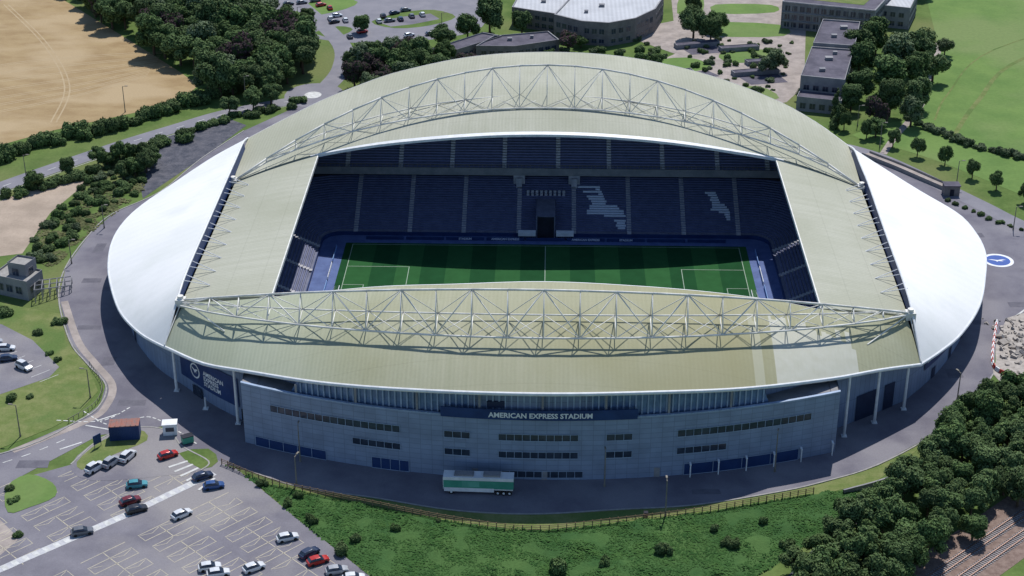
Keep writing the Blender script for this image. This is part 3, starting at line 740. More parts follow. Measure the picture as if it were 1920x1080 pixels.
# pitch
b=MB(); b.poly([(p.x,p.y) for p in rrect(-.1)[:-1]],.05); struct(b.obj('pitch_surround',surround))
b=MB(); b.quad((-54.5,-36,.07),(54.5,-36,.07),(54.5,35,.07),(-54.5,35,.07)); struct(b.obj('pitch',turf))
b=MB();w=.085;z=.09
def ln(x0,y0,x1,y1): b.quad((min(x0,x1)-w,min(y0,y1)-w,z),(max(x0,x1)+w,min(y0,y1)-w,z),(max(x0,x1)+w,max(y0,y1)+w,z),(min(x0,x1)-w,max(y0,y1)+w,z))
def sh(): 
    global z; z+=.004
ln(-52.5,34,52.5,34);sh();ln(-52.5,-34,52.5,-34);sh();ln(0,-34,0,34);sh()
for s in(-1,1):
    ln(s*52.5,-34,s*52.5,34);sh()
    for d,hw in((16.5,20.16),(5.5,9.16)):
        ln(s*(52.5-d),-hw,s*(52.5-d),hw);sh()
        ln(s*52.5,hw,s*(52.5-d),hw);ln(s*52.5,-hw,s*(52.5-d),-hw);sh()
pts=[(9.15*math.cos(a*math.pi/32),9.15*math.sin(a*math.pi/32)) for a in range(65)]; stripmesh(b,pts,.18,z+.004)
for s in(-1,1):
    pts=[(s*(41.5-9.15*math.cos(a)),9.15*math.sin(a)) for a in [(-.926+1.852*i/20) for i in range(21)]]; stripmesh(b,pts,.18,z+.004)
struct(b.obj('pitch_marking',pitchpaint))
for s in(-1,1):
    t=thing('goal','white football goal with net on the goal line','goal',(s*52.5,0,.07),0 if s>0 else math.pi,'goals on the pitch')
    b=MB(); b.tube((0,-3.66,0),(0,-3.66,2.44),.09,8);b.tube((0,3.66,0),(0,3.66,2.44),.09,8);b.tube((0,-3.7,2.44),(0,3.7,2.44),.09,8);b.obj('goal_frame',white,t)
    b=MB()
    for i in range(15): 
        y=-3.66+i*.523; b.tube((0,y,2.44),(1.2,y,2.3),.012,3);b.tube((1.2,y,2.3),(2.2,y,0),.012,3)
    for i in range(7):
        f_=i/6; b.tube((1.2+f_,-3.66,2.3*(1-f_)),(1.2+f_,3.66,2.3*(1-f_)),.012,3)
    b.obj('goal_net',net,t)
for s in(-1,1):
    for i in range(6):
        y=-27+i*10.8
        t=thing('advertising_board','low blue advertising board on the pitch surround','board',(s*56.6,y,.05),0,'advertising boards around the pitch')
        b=MB(); b.box(-.06,.06,-4.6,4.6,.1,1.0); b.obj('panel',bluel if i%2 else white,t)
        b=MB(); [b.box(-.04 if s>0 else -.5,.5 if s>0 else .04,y_-.04,y_+.04,0,.1) for y_ in(-4,0,4)]; b.obj('foot',metalg,t)
for i in range(9):
    x=-44+i*11
    t=thing('advertising_board','long dark blue advertising board with white lettering','board',(x,37.2,.05),0,'advertising boards around the pitch')
    b=MB(); b.box(-5.2,5.2,-.05,.05,.1,1.0); b.obj('panel',bluem,t)
    b=MB(); [b.box(x_-.04,x_+.04,-.02,.5,0,.1) for x_ in(-4,0,4)]; b.obj('foot',metalg,t)
    if i in(2,3,5,6):
        v,f=text_pts('AMERICAN EXPRESS' if i%2 else 'STADIUM',.85,'CENTER',.03); mesh_obj('lettering',[(p[0],-.07,.28+p[1]) for p in v],f,seatw,t)
GE=thing('ground_emblem','round blue and white bird emblem painted on the asphalt','emblem',(121,28,.07))
b=MB(); b.poly([(4.1*math.cos(a*.157),4.1*math.sin(a*.157)) for a in range(40)],0); b.obj('emblem_ring',white,GE)
b=MB(); b.poly([(3.2*math.cos(a*.157),3.2*math.sin(a*.157)) for a in range(40)],.01); b.obj('emblem_field',emblue,GE)
b=MB(); b.poly([(x*3.3,y*1.9-.1) for x,y in GULL],.02); b.obj('emblem_bird',white,GE)

# ------------------------------------------------------------------ foliage
def crown_mesh(name,seed,n,nl,leaf,lm,kind='round'):
    r=random.Random(seed); L=[]
    for i in range(nl):
        if kind=='cone':
            h=i/(nl-1); z=.3+h*2.3; rr=.62*(1-h)+.12; a=r.uniform(0,6.28); d=rr*.45; L.append((Vector((d*math.cos(a),d*math.sin(a),z)),rr*.75))
        elif kind=='bush':
            a=r.uniform(0,6.28);d=r.uniform(.0,.68); L.append((Vector((d*math.cos(a),d*math.sin(a),r.uniform(.15,.4))),r.uniform(.25,.42)))
        else:
            a=r.uniform(0,6.28);h=r.uniform(0,1);d=r.uniform(.2,.68)*math.sqrt(max(.05,1-(h-.35)**2*1.5)); L.append((Vector((d*math.cos(a),d*math.sin(a),.75+h*.85)),r.uniform(.26,.42)))
    V=[];F=[];MI=[]
    bm=bmesh.new(); bmesh.ops.create_icosphere(bm,subdivisions=2,radius=1); iv=[v.co.copy() for v in bm.verts]; fi=[[v.index for v in f.verts] for f in bm.faces]; bm.free()
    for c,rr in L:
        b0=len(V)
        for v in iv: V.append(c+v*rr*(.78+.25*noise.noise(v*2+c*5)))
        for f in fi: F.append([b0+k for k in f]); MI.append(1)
    tot=sum(rr*rr for _,rr in L)
    for c,rr in L:
        for _ in range(int(n*rr*rr/tot)):
            d=Vector((r.gauss(0,1),r.gauss(0,1),r.gauss(.25,1))).normalized()
            bumpy=.88+.3*noise.noise(d*2.2+c*4)
            p=c+d*rr*(bumpy+r.uniform(-.06,.10))
            nn=(d+Vector((r.gauss(0,.4),r.gauss(0,.4),r.gauss(.2,.4)))).normalized()
            a=nn.orthogonal().normalized(); a.rotate(Matrix.Rotation(r.uniform(0,6.28),3,nn)); e=nn.cross(a)
            s=leaf*r.uniform(.55,1.35); b0=len(V)
            V+= [p+a*s,p+e*s*.6+nn*s*.15,p-a*s,p-e*s*.6+nn*s*.1]; F.append([b0,b0+1,b0+2,b0+3]); MI.append(0)
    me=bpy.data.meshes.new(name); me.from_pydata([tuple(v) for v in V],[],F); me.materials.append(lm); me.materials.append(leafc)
    for p,i in zip(me.polygons,MI): p.material_index=i
    return me
def trunk_mesh(seed):
    r=random.Random(seed); b=MB(); b.tube((0,0,-.05),(.02,.02,.55),.075,8,0,.055); b.tube((.02,.02,.55),(0,0,1.1),.055,7,0,.03)
    for i in range(5):
        a=i*1.3+r.uniform(-.3,.3); b.tube((0,0,.45+i*.1),(.45*math.cos(a),.45*math.sin(a),.95+i*.12),.035,5,0,.012)
    me=bpy.data.meshes.new('trunk'); me.from_pydata([tuple(v) for v in b.v],[],b.f); me.materials.append(bark); return me
CR=[crown_mesh('crown',s,3600,16+s%4,.06,leaf1) for s in range(5)]
CRG=[crown_mesh('crown',s+20,3000,14,.06,leaf2) for s in range(2)]
CRP=[crown_mesh('crown',s+30,3000,14,.06,leafp) for s in range(2)]
CRC=[crown_mesh('crown',s+40,2600,9,.06,leaf1,'cone') for s in range(2)]
BU=[crown_mesh('bush',s+50,1500,9,.075,leaf1,'bush') for s in range(4)]
BUG=[crown_mesh('bush',s+60,1500,9,.075,leaf2,'bush') for s in range(2)]
TR=[trunk_mesh(s) for s in range(3)]
LAB={'g':'leafy green broadleaf tree with dense crown','s':'grey green tree with soft rounded crown','p':'dark purple leaved tree with dense crown','c':'narrow dark conical tree'}
def tree(x,y,R,kind='g',group='trees around the stadium',zs=None):
    if not inpoly(x,y,SITE): return
    me=random.choice({'g':CR,'s':CRG,'p':CRP,'c':CRC}[kind])
    t=thing('tree',LAB[kind],'tree',(x,y,0),random.uniform(0,6.28),group)
    z=zs or random.uniform(.85,1.15); t.scale=(R,R,R*z)
    a=link(bpy.data.objects.new('trunk',random.choice(TR)));a.parent=t
    c=link(bpy.data.objects.new('crown',me));c.parent=t
def bush(x,y,R,kind='g',group='bushes on the banks',z0=0,zs=1):
    if not inpoly(x,y,SITE): return
    o=link(bpy.data.objects.new('bush',random.choice(BU if kind=='g' else BUG))); o.location=(x,y,z0); o.rotation_euler=(0,0,random.uniform(0,6.28)); o.scale=(R,R,R*random.uniform(.8,1.2)*zs)
    tag(o,'rounded green bush with uneven leafy outline' if kind=='g' else 'pale grey green bush','bush',group)
def scatter(P,sp,rmin,rmax,kinds='g',group='trees of the wood',fn=tree,jit=.35):
    xs=[p[0] for p in P];ys=[p[1] for p in P]; y=min(ys);r=0
    while y<max(ys):
        x=min(xs)+(sp/2 if r%2 else 0)
        while x<max(xs):
            X=x+random.uniform(-jit,jit)*sp;Y=y+random.uniform(-jit,jit)*sp
            if inpoly(X,Y,P): fn(X,Y,random.uniform(rmin,rmax),random.choice(kinds),group)
            x+=sp
        y+=sp*.87;r+=1
scatter([(-196,272),(-168,226),(-136,184),(-122,166),(-118,156),(-112,148),(-98,144),(-89,156),(-84,176),(-84,196),(-92,216),(-106,232),(-122,262),(-128,285),(-190,285)],8.6,5.2,7.6,'gggggsggp')
scatter([(-68,160),(-62,150),(-30,152),(-22,175),(-40,186),(-66,200),(-70,180)],9,4,6,'gggsgp','trees behind the stadium')
HG=[(-230,40),(-200,72),(-168,92),(-160,102),(-151,110),(-138,120),(-127,133),(-117,146),(-108,156)]
for i,p in enumerate(resample(catmull(HG,5),58)): bush(p.x+random.uniform(-1.5,1.5),p.y+random.uniform(-2,2),random.uniform(3.4,5),'g','bushes of the roadside hedge',zs=1.2)
for i,p in enumerate(resample(catmull([(-155,63),(-143,76),(-132,92),(-118,108),(-108,124),(-96,135),(-84,144)],5),30)): bush(p.x+random.uniform(-2,2),p.y+random.uniform(-2,2),random.uniform(2.2,4),'g','bushes below the road')
for i,p in enumerate(resample(catmull([(-133,88),(-124,94),(-119,86),(-126,78)],5),8)): tree(p.x,p.y,random.uniform(2.6,3.6),'g')
for x,y,R in((-97,138,4),(-92,143,4.5),(-104,133,3.6),(-110,150,6),(-100,152,6),(-150,70,3.5),(-143,80,3),(-136,88,3.4)): tree(x,y,R,'g')
scatter([(-136,84),(-124,98),(-118,70),(-126,54),(-130,32),(-132,16),(-138,24),(-141,40),(-137,60)],4.4,1.4,3.0,'gggs','bushes on the banks',bush)
scatter([(-150,5),(-139,2),(-136,-4),(-130,-20),(-134,-14),(-150,-4)],5,1.5,2.6,'g','bushes by the parking lot',bush)
for x,y in((-120,-14),(-123,-20),(-118,-30),(-115,-33),(-121,-52),(-124,-55),(-117,-50)): bush(x,y,random.uniform(1.2,2.4))
for x,y,R,k in((-51,186,6,'p'),(-38,205,5.5,'g'),(-22,222,7,'g'),(-10,222,5,'g'),(7,202,4.5,'p'),(12,206,3,'g'),(-30,214,5,'g'),(-60,170,5,'p'),(-52,163,5,'g'),(-66,176,5.5,'s'),(54,219,6,'g'),(63,226,5,'g'),(60,214,5,'g'),(80,181,5,'s'),(76,178,3.5,'s'),(55,235,4,'g'),(56,250,4,'g'),(116,160,8,'g'),(108,175,7,'g'),(122,178,8,'s'),(130,187,8,'g'),(110,190,7,'g'),(118,200,8,'g'),(104,152,6,'g'),(100,142,5,'g'),(112,138,6,'g'),(106,128,5,'p'),(122,142,6,'g'),(143,200,4,'s'),(94,134,4,'c'),(126,165,7,'g'),(93,126,3,'c'),(97,140,3.2,'c'),(104,118,4,'g'),(117,128,5,'s'),(86,152,3,'s'),(140,262,6,'g'),(148,272,6,'g'),(133,172,6,'g'),(-70,222,4,'g'),(-92,232,4,'g'),(38,182,3.5,'g'),(70,152,3,'g')): tree(x,y,R,k)
for x,y in((95,124),(101,117),(108,110),(114,102),(121,95),(127,85),(132,76),(138,67)): tree(x,y,2.6,'g','young trees beside the path',1.3)
scatter([(28,226),(46,200),(32,184),(20,180),(0,182),(-5,205),(30,206)],6.5,1.5,3.0,'gs','bushes near the gardens',bush)
scatter([(48,214),(92,222),(86,180),(80,155),(50,160)],6.8,.9,2.6,'ggs','bushes near the gardens',bush)
for p in resample([Vector((118,134,0)),Vector((131,112,0)),Vector((146,101,0)),Vector((175,84,0))],18): bush(p.x,p.y,random.uniform(2.2,3.6),'s','bushes of the field hedge')
for p in resample([Vector((112,66,0)),Vector((122,52,0)),Vector((128,46,0))],8): bush(p.x+4,p.y+2,random.uniform(1,1.7))
scatter([(46,-128),(48,-114),(62,-97),(80,-76),(92,-56),(101,-49),(118,-48),(140,-52),(116,-72),(99,-87),(84,-102),(70,-116),(60,-128)],5.6,3.2,4.8,'ggggg','trees beside the railway')
scatter([(74,-131),(95,-128),(120,-100),(150,-60),(160,-90),(110,-140)],7,2,3.6,'g','bushes beyond the railway',bush)
for x,y,R in((24,-107,2.0),(4,-113,2.6),(37,-104,2.1),(34,-99,1.5),(-39,-109,2.6),(-29,-100,1.4),(44,-96,1.5),(-52,-92,1.5),(12,-111,1.6),(60,-90,2.0),(48,-104,1.8),(-46,-98,1.6),(-58,-85,1.5),(-50,-89,1.3),(-36,-104,1.8)): bush(x,y,R,'g',z0=.2,zs=1.3)
EP=list(EMB)
for i in range(40):
    x=random.uniform(-66,62);y=random.uniform(-122,-80)
    if inpoly(x,y,EP) and (x<-40 or random.random()<.2): bush(x,y,random.uniform(.6,1.3),'g',z0=.1)
bush(-103,-104,1.7);bush(-108,-92,1.6);bush(-110,-88,1.5)
def tufts(name,P,N,hf,m,s0=.25,s1=.55,thr=-.15):
    b=MB();xs=[p[0] for p in P];ys=[p[1] for p in P];k=0
    while k<N:
        x=random.uniform(min(xs),max(xs));y=random.uniform(min(ys),max(ys))
        if not inpoly(x,y,P):continue
        dn=noise.noise(Vector((x*.22,y*.22,7)))
        k+=1
        if dn<thr: continue
        s=random.uniform(s0,s1)*(1+dn); a=random.uniform(0,6.28); z=hf(x,y)+s*.15
        u=Vector((math.cos(a),math.sin(a),random.uniform(-.2,.3)))*s; v=Vector((-math.sin(a),math.cos(a),random.uniform(-.1,.5)))*s*.7; c=Vector((x,y,z+random.uniform(0,.1)))
        b.quad(c-u,c-v,c+u,c+v)
    o=b.obj(name,m); o['kind']='stuff'; return o
ugm=mat('undergrowth',(.036,.088,.027),(.062,.128,.038),.35,.95,.35,2.5,spec=.0)
tufts('undergrowth',EMB,34000,hgt,ugm,.12,.30,-.3)
tufts('undergrowth',[(-136,84),(-124,98),(-118,70),(-122,54),(-128,32),(-130,16),(-138,24),(-141,40),(-137,60)],5000,lambda x,y:0,mat('undergrowth_dry',(.08,.10,.04),(.15,.15,.07),.3,.9,.4,2,spec=.1))

# ------------------------------------------------------------------ buildings
def building(name,label,cat,P,h,wm,rm,rows,ped=.5):
    t=thing(name,label,cat); n=len(P); b=MB()
    for i in range(n):
        a=P[i];c=P[(i+1)%n]; b.quad((a[0],a[1],0),(c[0],c[1],0),(c[0],c[1],h+ped),(a[0],a[1],h+ped))
    b.obj('wall',wm,t)
    b=MB(); b.poly(P,h); b.obj('roof',rm,t)
    cx=sum(p[0] for p in P)/n;cy=sum(p[1] for p in P)/n
    b=MB(); In=[(p[0]+(cx-p[0])*.03,p[1]+(cy-p[1])*.03) for p in P]
    for i in range(n):
        j=(i+1)%n; b.quad((P[i][0],P[i][1],h+ped),(P[j][0],P[j][1],h+ped),(In[j][0],In[j][1],h+ped),(In[i][0],In[i][1],h+ped)); b.quad((In[i][0],In[i][1],h+ped),(In[j][0],In[j][1],h+ped),(In[j][0],In[j][1],h),(In[i][0],In[i][1],h))
    b.obj('parapet',wallg,t)
    for i in range(n):
        a=Vector(P[i]);c=Vector(P[(i+1)%n]);d=c-a;L=d.length
        if L<4: continue
        d.normalize(); o=Vector((d.y,-d.x))
        if o.dot(a-Vector((cx,cy)))<0:o=-o
        if o.y>.6: continue
        for (z0,z1) in rows:
            k=int((L-2)/2.6)
            for q_ in range(k):
                w=MB();f=MB()
                s=1.2+q_*(L-2)/max(1,k); p0=a+d*s+o*.06;p1=a+d*(s+1.9)+o*.06
                w.quad((p0.x,p0.y,z0),(p1.x,p1.y,z0),(p1.x,p1.y,z1),(p0.x,p0.y,z1))
                for pp in(p0,(p0+p1)/2,p1): f.tube((pp.x+o.x*.03,pp.y+o.y*.03,z0),(pp.x+o.x*.03,pp.y+o.y*.03,z1),.05,4)
                for z_ in(z0,z1): f.tube((p0.x+o.x*.03,p0.y+o.y*.03,z_),(p1.x+o.x*.03,p1.y+o.y*.03,z_),.05,4)
                ww=w.obj('window',glass,t); f.obj('frame',wallg,ww)
    return t
def units(t,L,h):
    for x,y,s in L:
        b=MB(); b.box(x-s,x+s,y-s*.8,y+s*.8,h,h+.9); b.box(x-s*1.1,x+s*1.1,y-s*.9,y+s*.9,h+.9,h+1.0); b.obj('roof_unit',wallg,t)
s1=building('school_building','grey flat roofed school hall with curved side','building',[(2,218),(12,210),(22,208),(32,214),(40,226),(44,242),(45,275),(12,275),(8,240)],8.5,brick,roofg,[(1,2.6),(4.4,6.4)])
units(s1,[(20,230,1),(28,245,1),(34,262,1),(22,255,1.2),(14,222,.7)],8.5)
s2=building('school_wing','grey roofed school wing beside the hall','building',[(-14,232),(6,222),(8,238),(12,275),(-8,275)],7,brick,roofg,[(1,2.8),(4,5.6)])
units(s2,[(-2,240,.9),(2,256,.9)],7)
s3=building('low_building','low dark roofed classroom block behind the stadium','building',[(-42,190),(-24,210),(-17,206),(-35,187)],4,brick,roofd,[(1,2.6)])
s4=building('low_building','low dark roofed classroom block behind the stadium','building',[(-26,194),(-20,206),(0,212),(4,202),(-12,194)],4,brick,roofd,[(1,2.6)])
units(s4,[(-14,202,.8),(-6,205,.6)],4)
s5=building('long_building','long flat roofed teaching block with dark roof','building',[(84,150),(98,146),(106,178),(92,181)],9,wallg,roofd,[(1,2.8),(4.4,6.4)])
units(s5,[(92,156,.9),(96,168,1.2),(99,174,.7)],9)
s6=building('long_building','upper long flat roofed teaching block','building',[(92.5,182),(106.5,179),(113,207),(100,210)],10,wallg,roofd,[(1,2.8),(4.4,6.4)])
units(s6,[(101,190,.9),(106,200,1.2)],10)
building('entrance_block','small grey flat roofed entrance block','building',[(82,142),(96,138),(98,145),(84,149)],4.5,wallg,roofd,[(1,3)])
tb=building('office_block','modern office block with ribbed balconies and green roof','building',[(88,232),(121,221),(136,255),(96,268)],10,wallg,roofd,[(.8,2.6),(3.8,5.6),(7,9)])
b=MB()
for i in range(16):
    x=88+i*2.1;y=231.6-i*.70; b.tube((x,y,0),(x,y,10.5),.14,5)
for z in(3.2,6.5,10.3): b.tube((88,231.4,z),(121,220.4,z),.2,5)
b.obj('balcony',wallg,tb)
b=MB(); b.poly([(92,238),(118,229),(128,250),(98,258)],10.06); b.obj('roof_garden',grass_d,tb)
building('office_block','small white roofed annex with balconies','building',[(122,236),(136,231),(143,252),(128,258)],8,wallg,roofg,[(1,2.8),(4.4,6.2)])
for P in([(46,208),(62,213),(63,210),(47,205)],[(62,205),(76,208),(77,205),(63,202)],[(64,178),(80,182),(81,179),(65,175)],[(38,176),(50,180),(51,177),(39,173)],[(70,190),(84,193),(85,190),(71,187)]):
    building('garden_wall','low stone garden terrace wall','wall',P,1.4,wallg,roofd,[],.2)
building('gatehouse','weathered concrete gatehouse with outside stair','building',[(-141,2),(-131,-2),(-129,5),(-139,9)],5,wallg,kerbm,[(1.5,3.5)])
building('gatehouse_tower','square concrete stair tower','tower',[(-137,3),(-132,1.4),(-130.6,6),(-135.6,7.6)],8,wallg,kerbm,[(5,7)])
fr=thing('steel_frame','low grey steel framed ramp beside the gatehouse','ramp')
b=MB()
for i in range(6):
    for j in range(3):
        x=-129+i*1.5-j*.6;y=-3+i*1.2+j*2.6; b.tube((x,y,0),(x,y,3.6-.3*i),.12,5)
for j in range(3): b.tube((-129-j*.6,-3+j*2.6,3.6),(-121.5-j*.6,3+j*2.6,2.1),.15,5)
for i in range(6): b.tube((-129+i*1.5,-3+i*1.2,3.6-.3*i),(-130.2+i*1.5,2.2+i*1.2,3.6-.3*i),.12,5)
b.obj('frame',wallg,fr)

# ------------------------------------------------------------------ cars
def loft(secs):
    b=MB(); rows=[]
    for x,wb,wt,z0,z1 in secs:
        zm=z0+(z1-z0)*.55
        rows.append([Vector(p) for p in((x,-wb*.94,z0),(x,-wb,zm),(x,-wt,z1),(x,wt,z1),(x,wb,zm),(x,wb*.94,z0),(x,-wb*.94,z0))])
    b.grid(rows,0); n=len(b.v)
    b.f.append(list(range(0,6))[::-1]); b.f.append(list(range(n-7,n-1))); b.m+=[0,0]; return b
CARC={'white':(.62,.63,.64),'silver':(.35,.36,.38),'grey':(.13,.135,.15),'black':(.02,.02,.025),'red':(.42,.02,.015),'dark_red':(.14,.012,.02),'blue':(.02,.07,.22),'dark_blue':(.02,.035,.08),'teal':(.06,.26,.30)}
CM={}
for k_,c_ in CARC.items():
    CM[k_]=mat('car_paint_'+k_,c_,c_,1,.28,spec=.6,metallic=.15)
body0=loft([(-2.12,.7,.62,.35,.72),(-2.0,.84,.74,.25,.88),(-1.5,.88,.78,.22,.93),(-.6,.89,.80,.22,.92),(.7,.89,.80,.22,.90),(1.5,.87,.76,.22,.84),(2.0,.8,.68,.25,.70),(2.14,.64,.56,.35,.58)])
glass0=loft([(-1.86,.74,.70,.86,.9),(-1.45,.76,.62,.88,1.38),(-.6,.77,.62,.9,1.43),(.3,.77,.61,.88,1.40),(1.05,.76,.70,.84,.9)])
roof0=loft([(-1.45,.60,.54,1.36,1.42),(-.6,.62,.56,1.42,1.48),(.3,.60,.52,1.38,1.44)])
wheel0=MB(); wheel0.tube((0,-.1,0),(0,.1,0),.32,14)
BM={}
def mk_(b,name,m):
    me=bpy.data.meshes.new(name); me.from_pydata([tuple(v) for v in b.v],[],b.f); me.materials.append(m)
    return me
for k_ in CARC: BM[k_]=(mk_(body0,'body',CM[k_]),mk_(roof0,'roof',CM[k_]))
GM=mk_(glass0,'window',glass); WM=mk_(wheel0,'wheel',rubber)
hb=MB(); hb.box(-.04,.04,-.16,.16,-.07,.07); HM=mk_(hb,'headlight',lampm); TM=mk_(hb,'tail_light',redl)
def car(x,y,rot,colr,group='cars in the car park',z=.06,van=False):
    if not inpoly(x,y,SITE): return
    t=thing('parked_van' if van else 'parked_car','small %s %s parked on the asphalt'%(colr.replace('_',' '),'van' if van else 'car'),'van' if van else 'car',(x,y,z),rot,group)
    t.scale=(1.12,1.06,1.35) if van else (1.04,1.04,1.05)
    def ch(me,nm,l=(0,0,0)):
        o=link(bpy.data.objects.new(nm,me));o.parent=t;o.location=l
    ch(BM[colr][0],'body');ch(BM[colr][1],'roof');ch(GM,'window')
    for wx in(-1.3,1.32):
        for wy in(-.8,.8): ch(WM,'wheel',(wx,wy,.32))
    for wy in(-.5,.5): ch(HM,'headlight',(2.1,wy,.55));ch(TM,'tail_light',(-2.1,wy,.62))
for x,y,c_,rt in((-94.3,-80,'white',1.0),(-91.3,-77.8,'silver',1.1),(-88.4,-75.4,'white',1.2),(-84,-86,'teal',.25),(-84,-92,'dark_red',.6),(-82,-95,'black',.5),(-72.5,-96.5,'white',.75),(-91,-103,'grey',.35),(-80,-74.5,'red',.6),(-71,-82.5,'dark_blue',.6),(-68,-86,'blue',.3),(-50,-104,'white',.4),(-45,-109,'dark_blue',.8),(-43,-111.5,'red',.5),(-63.5,-114,'white',.3),(-61.5,-115.9,'white',.3),(-55,-114,'white',.6),(-39,-114.5,'silver',.3),(-35.5,-116.8,'white',.2)):
    vn=x in(-94.3,-91.3,-88.4); car(x,y,rt,c_,van=vn,z=.11 if vn or x==-80 else .08)
for x,y,c_,rt in((-122,-37,'white',-.6),(-129,-28,'white',.1),(-133,-25,'silver',.3),(-127,-33,'dark_blue',.3)): car(x,y,rt,c_,'cars in the small parking lot',.08,van=(x==-122))
tc=[(-108,256),(-103,257),(-98,259),(-93,262),(-86,252),(-82,242),(-74,216),(-64,242),(-60,246),(-56,250),(-65,235),(-57,238),(-61,236),(-82,234),(-53,242),(-49,244),(-90,256),(-84,238),(-78,236),(-112,252),(-70,222),(-52,218),(-44,220),(-34,232)]
for i,(x,y) in enumerate(tc): car(x,y,random.choice((.4,1.9,.6)),random.choice(['white','silver','grey','black','dark_blue','white','red']),'cars behind the stadium',.08)
b=MB(); O=Vector((-82,-100,0)); e1=Vector((.72,-.69,0)); e2=Vector((.69,.72,0))
def loc(a,c): return O+e1*a+e2*c
def lnn(a0,c0,a1,c1,w=.16):
    p,q_=loc(a0,c0),loc(a1,c1)
    if random.random()<.06: return
    if inpoly(p.x,p.y,CP) and inpoly(q_.x,q_.y,CP): stripmesh(b,[p,q_],w,.077)
for rc in(-34,-22,-9,4,16):
    for side in(-1,1):
        a=-46
        while a<62:
            if not(-5.5<a<3):
                lnn(a,rc,a,rc+side*5,.17)
                if (int(a*3)+rc)%5<3:
                    lnn(a+.3,rc+side*.3,a+1.2,rc+side*2.4,.13);lnn(a+1.2,rc+side*2.4,a+.3,rc+side*4.6,.13);lnn(a+.3,rc+side*4.9,a+2.3,rc+side*4.9,.13)
            a+=2.5
    a=-46
    while a<60:
        if not(-6<a<2): lnn(a,rc,a+2.5,rc,.17)
        a+=2.5
struct(b.obj('bay_marking',ypaint))
b=MB()
for i in range(9):
    p=Vector((-134+i*2.6,-22-i*2.2,0)); stripmesh(b,[p,p+Vector((-3.4,-3.6,0))],.15,.09)
struct(b.obj('bay_marking',paint))
WK=[(-125,-134),(-103,-114.5),(-101,-112.5),(-84,-96.5),(-69,-80.5)]
b=MB(); stripmesh(b,[Vector((p[0],p[1],0)) for p in WK],2.0,.09); struct(b.obj('walkway',mat('walkway_paint',(.40,.40,.42),(.5,.5,.51),.8,.8,.2,3)))
b=MB(); Q=resample([Vector((p[0],p[1],0)) for p in WK],70)
for i in range(0,70,2): stripmesh(b,[Q[i],Q[i+1]],1.7,.10)
struct(b.obj('walkway_marking',paint))
b=MB()
for i in range(6):
    stripmesh(b,[(-79+i*1.6,-78.5-i*1.7),(-75.5+i*1.4,-76-i*1.3)],.6,.12)
struct(b.obj('crossing_marking',paint))
t=thing('display_trailer','long green and white display trailer beside the stadium','trailer',(-13,-86,.05),math.radians(-2))
b=MB(); b.box(-7.2,7.2,-1.3,1.3,1.5,3.9); b.obj('trailer_body',green_t,t)
b=MB(); b.box(-7.25,7.25,-1.33,1.33,3.9,4.1); b.box(-7.25,7.25,-1.34,-1.3,3.4,3.9); b.box(-7.3,-7.2,-1.3,1.3,1.2,3.9); b.obj('roof',white,t)
for x0,x1,z1 in((-5,-1,4.35),(1,4.5,4.5)):
    b=MB(); b.box(x0,x1,-.9,.9,4.1,z1); b.box(x0+.2,x1-.2,-.7,.7,z1,z1+.08); b.obj('roof_unit',wallg,t)
b=MB(); b.box(-7.1,3.2,-1.32,1.32,.7,1.6);b.box(3.2,7.1,-1.1,1.1,1.1,1.5);b.obj('skirt',white,t)
b=MB(); b.box(-3.4,.2,-1.36,-1.3,1.9,3.2); b.obj('side_panel',mat('panel_green',(.14,.42,.31),(.1,.34,.25),.5,.5),t)
for wx in(4.0,5.2,6.4,-5.6):
    for wy in(-1.12,1.12):
        b=MB(); b.tube((wx,wy-.15,.5),(wx,wy+.15,.5),.5,14); w_=b.obj('wheel',rubber,t); c=MB(); c.tube((wx,wy-.17,.5),(wx,wy+.17,.5),.24,10); c.obj('rim',white,w_)
t=thing('storage_container','dark blue storage container with rusty roof','container',(-91,-66.5,.1),math.radians(8))
b=MB(); b.box(-3.2,3.2,-1.6,1.6,0,3.4)
for i in range(20): b.box(-3.1+i*.32,-2.96+i*.32,-1.66,-1.6,.2,3.2)
b.obj('wall',bluem,t); b=MB(); b.box(-3.25,3.25,-1.65,1.65,3.4,3.55)
for i in range(6): b.box(-3+i*1.1,-2.8+i*1.1,-1.6,1.6,3.55,3.65)
b.obj('roof',rust,t)
t=thing('kiosk','small white kiosk with flat roof','kiosk',(-81.5,-64.8,.1),.15)
b=MB(); b.box(-1.5,1.5,-1.1,1.1,0,2.6);b.obj('wall',white,t);b=MB();b.box(-1.65,1.65,-1.25,1.25,2.6,2.8);b.obj('roof',white,t);b=MB();b.box(-.9,.9,-1.16,-1.1,1,2);b.obj('window',glass,t)
t=thing('bin_store','green waste container with lid','bin',(-77,-68.5,.1),.5)
b=MB(); b.box(-1.2,1.2,-.8,.8,.15,1.6);b.obj('body',green_t,t);b=MB();b.box(-1.25,1.25,-.85,.85,1.6,1.75);b.obj('lid',darkm,t)
t=thing('information_sign','blue information sign on two posts','sign',(-96,-70.8,.1),.9)
b=MB(); b.box(-1,1,-.06,.06,.8,3);b.obj('panel',bluem,t)
for xx in(-.85,.85):
    b=MB();b.box(xx-.05,xx+.05,-.05,.05,0,.8);b.obj('post',metalg,t)
b=MB(); b.box(-.4,.4,-.4,.4,0,1.1); b.box(-.45,.45,-.45,.45,1.1,1.25); tag(b.obj('litter_bin',darkm,loc=(21,-94.5,.05)),'dark litter bin by the fence','bin')
